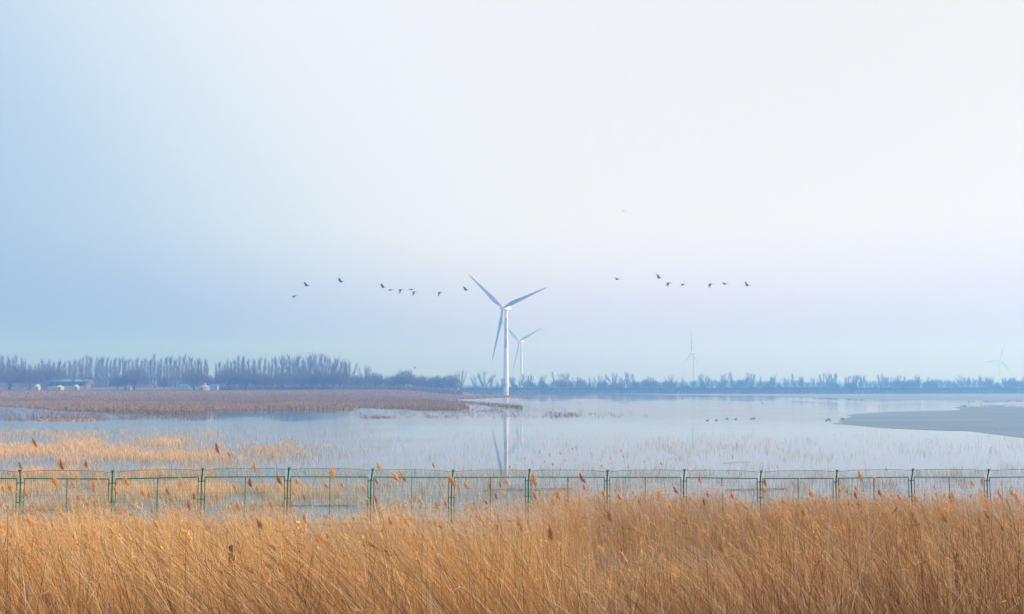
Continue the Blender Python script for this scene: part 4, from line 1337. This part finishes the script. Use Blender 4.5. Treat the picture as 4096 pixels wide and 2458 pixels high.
# ------------------------------------------------------------------ birds
def flying_bird(pose):
    """one continuous body: bill, stretched neck, body, tail, wings. x is forward"""
    bm = bmesh.new()
    prof = [(-.52, .012, .03), (-.40, .035, .02), (-.28, .075, 0), (-.08, .105, 0), (.12, .085, .005), (.24, .045, .02), (.42, .028, .045), (.54, .034, .055), (.60, .028, .052), (.70, .006, .045)]
    n = 8; rings = []
    for (x, r, z) in prof:
        rings.append([bm.verts.new((x, math.cos(2 * math.pi * k / n) * r, z + math.sin(2 * math.pi * k / n) * r)) for k in range(n)])
    for i in range(len(rings) - 1):
        for k in range(n):
            bm.faces.new((rings[i][k], rings[i][(k + 1) % n], rings[i + 1][(k + 1) % n], rings[i + 1][k]))
    bm.faces.new(rings[0][::-1]); bm.faces.new(rings[-1])
    up, sweep = pose
    for sd in (1, -1):
        k = 0 if sd > 0 else 4
        a1, a2 = rings[4][k], rings[2][k]
        prev = (a1, a2); acc = Vector((0, a1.co.y, a1.co.z))
        chord = [(.16, -.22), (.12, -.24), (-.02, -.26), (-.2, -.33)]
        seg = [.22, .26, .30]
        ang = [R(up), R(up * 1.0), R(up * .8)]
        for j in range(3):
            acc = acc + Vector((0, sd * math.cos(ang[j]) * seg[j], math.sin(ang[j]) * seg[j]))
            f, b = chord[j + 1]
            v1 = bm.verts.new((f + sweep * (j + 1), acc.y, acc.z)); v2 = bm.verts.new((b + sweep * (j + 1), acc.y, acc.z - .01))
            u1 = bm.verts.new((f + sweep * (j + 1) - .03, acc.y, acc.z - .018))
            bm.faces.new((prev[0], v1, v2, prev[1]))
            bm.faces.new((v1, u1, v2))
            prev = (v1, v2)
    bm.normal_update()
    me = bpy.data.meshes.new('flying_bird'); bm.to_mesh(me); bm.free()
    me.materials.append(M_birdgrey if abs(up) > 20 else M_bird)
    return me
POSE = {'up': flying_bird((62, -.07)), 'mid': flying_bird((22, -.05)), 'flat': flying_bird((4, -.03)), 'down': flying_bird((-48, -.02)), 'half': flying_bird((-22, -.03))}
for (px, py, pose, D, tilt, lab) in (
        (1178, 1185, 'half', 170, .10, 'flying bird trailing lowest at the rear of the long flock'),
        (1228, 1144, 'up', 170, .12, 'flying bird with raised wings just above the rearmost one'),
        (1365, 1128, 'up', 168, .12, 'flying bird highest and alone in the long flock, wings raised'),
        (1534, 1150, 'up', 172, .08, 'flying bird with raised wings at the start of the close cluster'),
        (1562, 1161, 'flat', 172, .06, 'flying bird gliding flat just under the start of the close cluster'),
        (1603, 1160, 'down', 172, .08, 'flying bird with lowered wings in the middle of the close cluster'),
        (1645, 1159, 'flat', 176, .08, 'flying bird gliding level, upper one of the overlapping pair'),
        (1657, 1169, 'down', 170, .06, 'flying bird with wings swept down, lower one of the overlapping pair'),
        (1759, 1171, 'down', 172, .06, 'flying bird with lowered wings between the cluster and the turbine'),
        (1865, 1161, 'up', 172, .12, 'flying bird with raised wings closest to the lettered turbine'),
        (2494, 843, 'half', 330, .1, 'lone tiny bird high above all the others'),
        (2470, 1118, 'mid', 170, .06, 'flying bird rearmost of the flock right of the turbine'),
        (2637, 1113, 'up', 165, .02, 'flying bird with high raised wings, highest of the right-hand flock'),
        (2674, 1133, 'down', 172, .04, 'flying bird with lowered wings just below the highest one'),
        (2733, 1138, 'half', 168, .04, 'flying bird with spread wings above the edge-on turbine'),
        (2842, 1137, 'down', 172, .02, 'flying bird with lowered wings ahead of the edge-on turbine'),
        (2900, 1137, 'mid', 172, .04, 'flying bird with half raised wings, second from the front'),
        (2990, 1143, 'up', 172, .0, 'flying bird with raised wings leading the right-hand flock')):
    p = at(px, py, D)
    o = link('flying_bird', POSE[pose])
    o.location = p; o.rotation_euler = (random.uniform(-.12, .12) + (.28 if pose in ('up', 'down') else .12), -tilt, random.uniform(-.15, .15))
    o.scale = (.92, .95, 1.0)
    tag(o, lab, 'bird', 'birds flying over the lake')

def duck_mesh(mat):
    bm = bmesh.new()
    prof = [(-.26, .012, .10), (-.19, .06, .07), (-.06, .10, .05), (.08, .095, .05), (.16, .06, .075), (.18, .038, .14), (.19, .036, .19), (.22, .042, .225), (.27, .022, .22), (.32, .008, .21)]
    n = 8; rings = []
    for i, (x, r, z) in enumerate(prof):
        tilt = .9 if 4 <= i <= 6 else 0
        ring = []
        for k in range(n):
            a = 2 * math.pi * k / n
            ring.append(bm.verts.new((x - math.sin(a) * r * tilt, math.cos(a) * r, z + math.sin(a) * r * (1 - .7 * (tilt > 0)))))
        rings.append(ring)
    for i in range(len(rings) - 1):
        for k in range(n):
            bm.faces.new((rings[i][k], rings[i][(k + 1) % n], rings[i + 1][(k + 1) % n], rings[i + 1][k]))
    bm.faces.new(rings[0][::-1]); bm.faces.new(rings[-1])
    bmesh.ops.recalc_face_normals(bm, faces=bm.faces)
    me = bpy.data.meshes.new('duck'); bm.to_mesh(me); bm.free()
    me.polygons.foreach_set('use_smooth', [True] * len(me.polygons))
    me.materials.append(mat)
    return me
DUCK = duck_mesh(M_bird)
DUCKG = duck_mesh(M_birdgrey)
def flank_mesh():
    m = MB().lathe([(.01, -.14), (.05, -.1), (.06, 0), (.04, .09), (.01, .12)], 8, 'y')
    m.v = [(p[1], p[0] * .45, p[2] * .8) for p in m.v]
    return m.mesh('flank', M_duckpale, True)
FLANK = flank_mesh()
def duck(px, py, lab, group, rz=0.0, s=1.0, z=0.0, flank=False, mesh=None):
    X, D = on_water(px, py)
    o = link('duck', mesh or DUCK); o.location = (X, D, z - .015 * s); o.rotation_euler = (0, 0, rz); o.scale = (s, s, s)
    tag(o, lab, 'duck', group)
    if flank:
        f = link('flank', FLANK, o); f.location = (-.03, -.085, .06)
    return o
for (px, py, rz, lab) in (
        (2829, 1683, 0, 'swimming duck farthest left of the row below the edge-on turbine'),
        (2865, 1682, .1, 'swimming duck second in the row on open water'),
        (2908, 1677, -.1, 'swimming duck third in the row, a little farther out'),
        (2943, 1678, 0, 'swimming duck fourth in the row, just before the close pair'),
        (3005, 1677, .1, 'pale-flanked duck, rear one of the close pair'),
        (3016, 1676, 0, 'dark duck, front one of the close pair'),
        (3307, 1683, math.pi, 'pale-flanked duck nearest of the trio before the ice tip'),
        (3315, 1678, math.pi, 'dark duck at the back of the trio before the ice tip'),
        (3321, 1683, 1.7, 'small dark duck facing away in the trio before the ice tip'),
        (3366, 1677.5, math.pi, 'duck with raised head at the very tip of the ice'),
        (3374, 1678, math.pi, 'duck resting low right behind the one at the ice tip')):
    duck(px, py, lab, 'ducks swimming near the ice', rz, .95, flank='pale' in lab)
rr = random.Random(5)
def far_duck(px, py, lab, grp, z=.012):
    duck(px, py, lab, grp, rr.uniform(0, 6.28), rr.uniform(.95, 1.45), z, mesh=rr.choice([DUCK, DUCKG, DUCK]))
for k in range(56):
    t = rr.random() ** .6
    far_duck(3770 + 345 * t, 1604.5 + rr.gauss(0, 1.0) + 3.5 * (1 - t) * rr.random() + 2.0, 'tiny waterbird in the long line resting along the far ice edge', 'waterbirds along the far ice edge')
for px in (3962, 3975, 3983, 3990, 3996, 4003, 4010, 4014):
    far_duck(px, 1626 + rr.uniform(-2, .5), 'tiny dark waterbird in the huddle on the near ice sheet\'s back edge', 'waterbirds huddled on the back of the near ice')
for px in (3848, 3856, 3862, 3890, 3940):
    far_duck(px, 1626 + rr.uniform(-1.5, .5), 'tiny waterbird spaced out left of the huddle on the near ice', 'waterbirds left of the huddle')
for px in (3395, 3401, 3405, 3437, 3450, 3482, 3560, 3640):
    far_duck(px, 1600.5 + rr.uniform(-.6, .6), 'tiny waterbird dotted along the middle of the far ice edge', 'waterbirds dotted on the far ice edge')
far_duck(3473, 1581, 'faint waterbird out on the far ice, rear one of two', 'two waterbirds on the far ice')
far_duck(3493, 1581, 'dark waterbird out on the far ice, front one of two', 'two waterbirds on the far ice')
for (px, py) in ((2990, 1601), (3022, 1602), (3050, 1612), (3048, 1617), (3063, 1621), (2992, 1616), (3225, 1608), (2605, 1586), (3312, 1608), (3190, 1607)):
    far_duck(px, py, 'tiny waterbird scattered on the open water before the far ice', 'waterbirds scattered on open water', 0.0)

# ------------------------------------------------------------------ haze
def haze():
    m = bpy.data.materials.new('haze_air'); m.use_nodes = True
    t = m.node_tree; t.nodes.clear()
    out = t.nodes.new('ShaderNodeOutputMaterial'); pv = t.nodes.new('ShaderNodeVolumePrincipled')
    pv.inputs['Color'].default_value = (.16, .43, 1.0, 1)
    pv.inputs['Absorption Color'].default_value = (1, 1, 1, 1)
    pv.inputs['Density'].default_value = .00125
    pv.inputs['Anisotropy'].default_value = 0.25
    t.links.new(pv.outputs['Volume'], out.inputs['Volume'])
    o = MB().box((0, 1290, 56), (3040, 2740, 117)).obj('haze', m)
    tag(o, kind='stuff')
haze()

# ------------------------------------------------------------------ tell look-alikes apart by their order
def single_out():
    bpy.context.view_layer.update()
    fam = {}
    for o in scene.objects:
        if o.parent is None and o.get('group') and o.get('label'):
            fam.setdefault((o['group'], o['label']), []).append(o)
    nth = ['first', 'second', 'third', 'fourth', 'fifth', 'sixth', 'seventh', 'eighth', 'ninth']
    for (gr, lab), os_ in fam.items():
        n = len(os_)
        if n < 2: continue
        def px(o):
            pl = [c for c in o.children if c.name.startswith('plume')]
            p = o.location + (pl[0].location if pl else Vector())
            return to_px(p.x, p.y, p.z)[0]
        os_.sort(key=px)
        if n <= 6:
            for k, o in enumerate(os_): o['label'] = lab + ', %s from left' % nth[k]
        else:
            for k in range(min(6, n // 2)):
                os_[k]['label'] = lab + ', %s from left' % nth[k]
                os_[-1 - k]['label'] = lab + ', %s from right' % nth[k]
            rest = os_[6:-6]
            if len(rest) > 3 and rest[0]['category'] == 'tree':
                rest.sort(key=lambda o: -(o.scale.z))
                rest[0]['label'] = lab + ', tallest inside'
single_out()
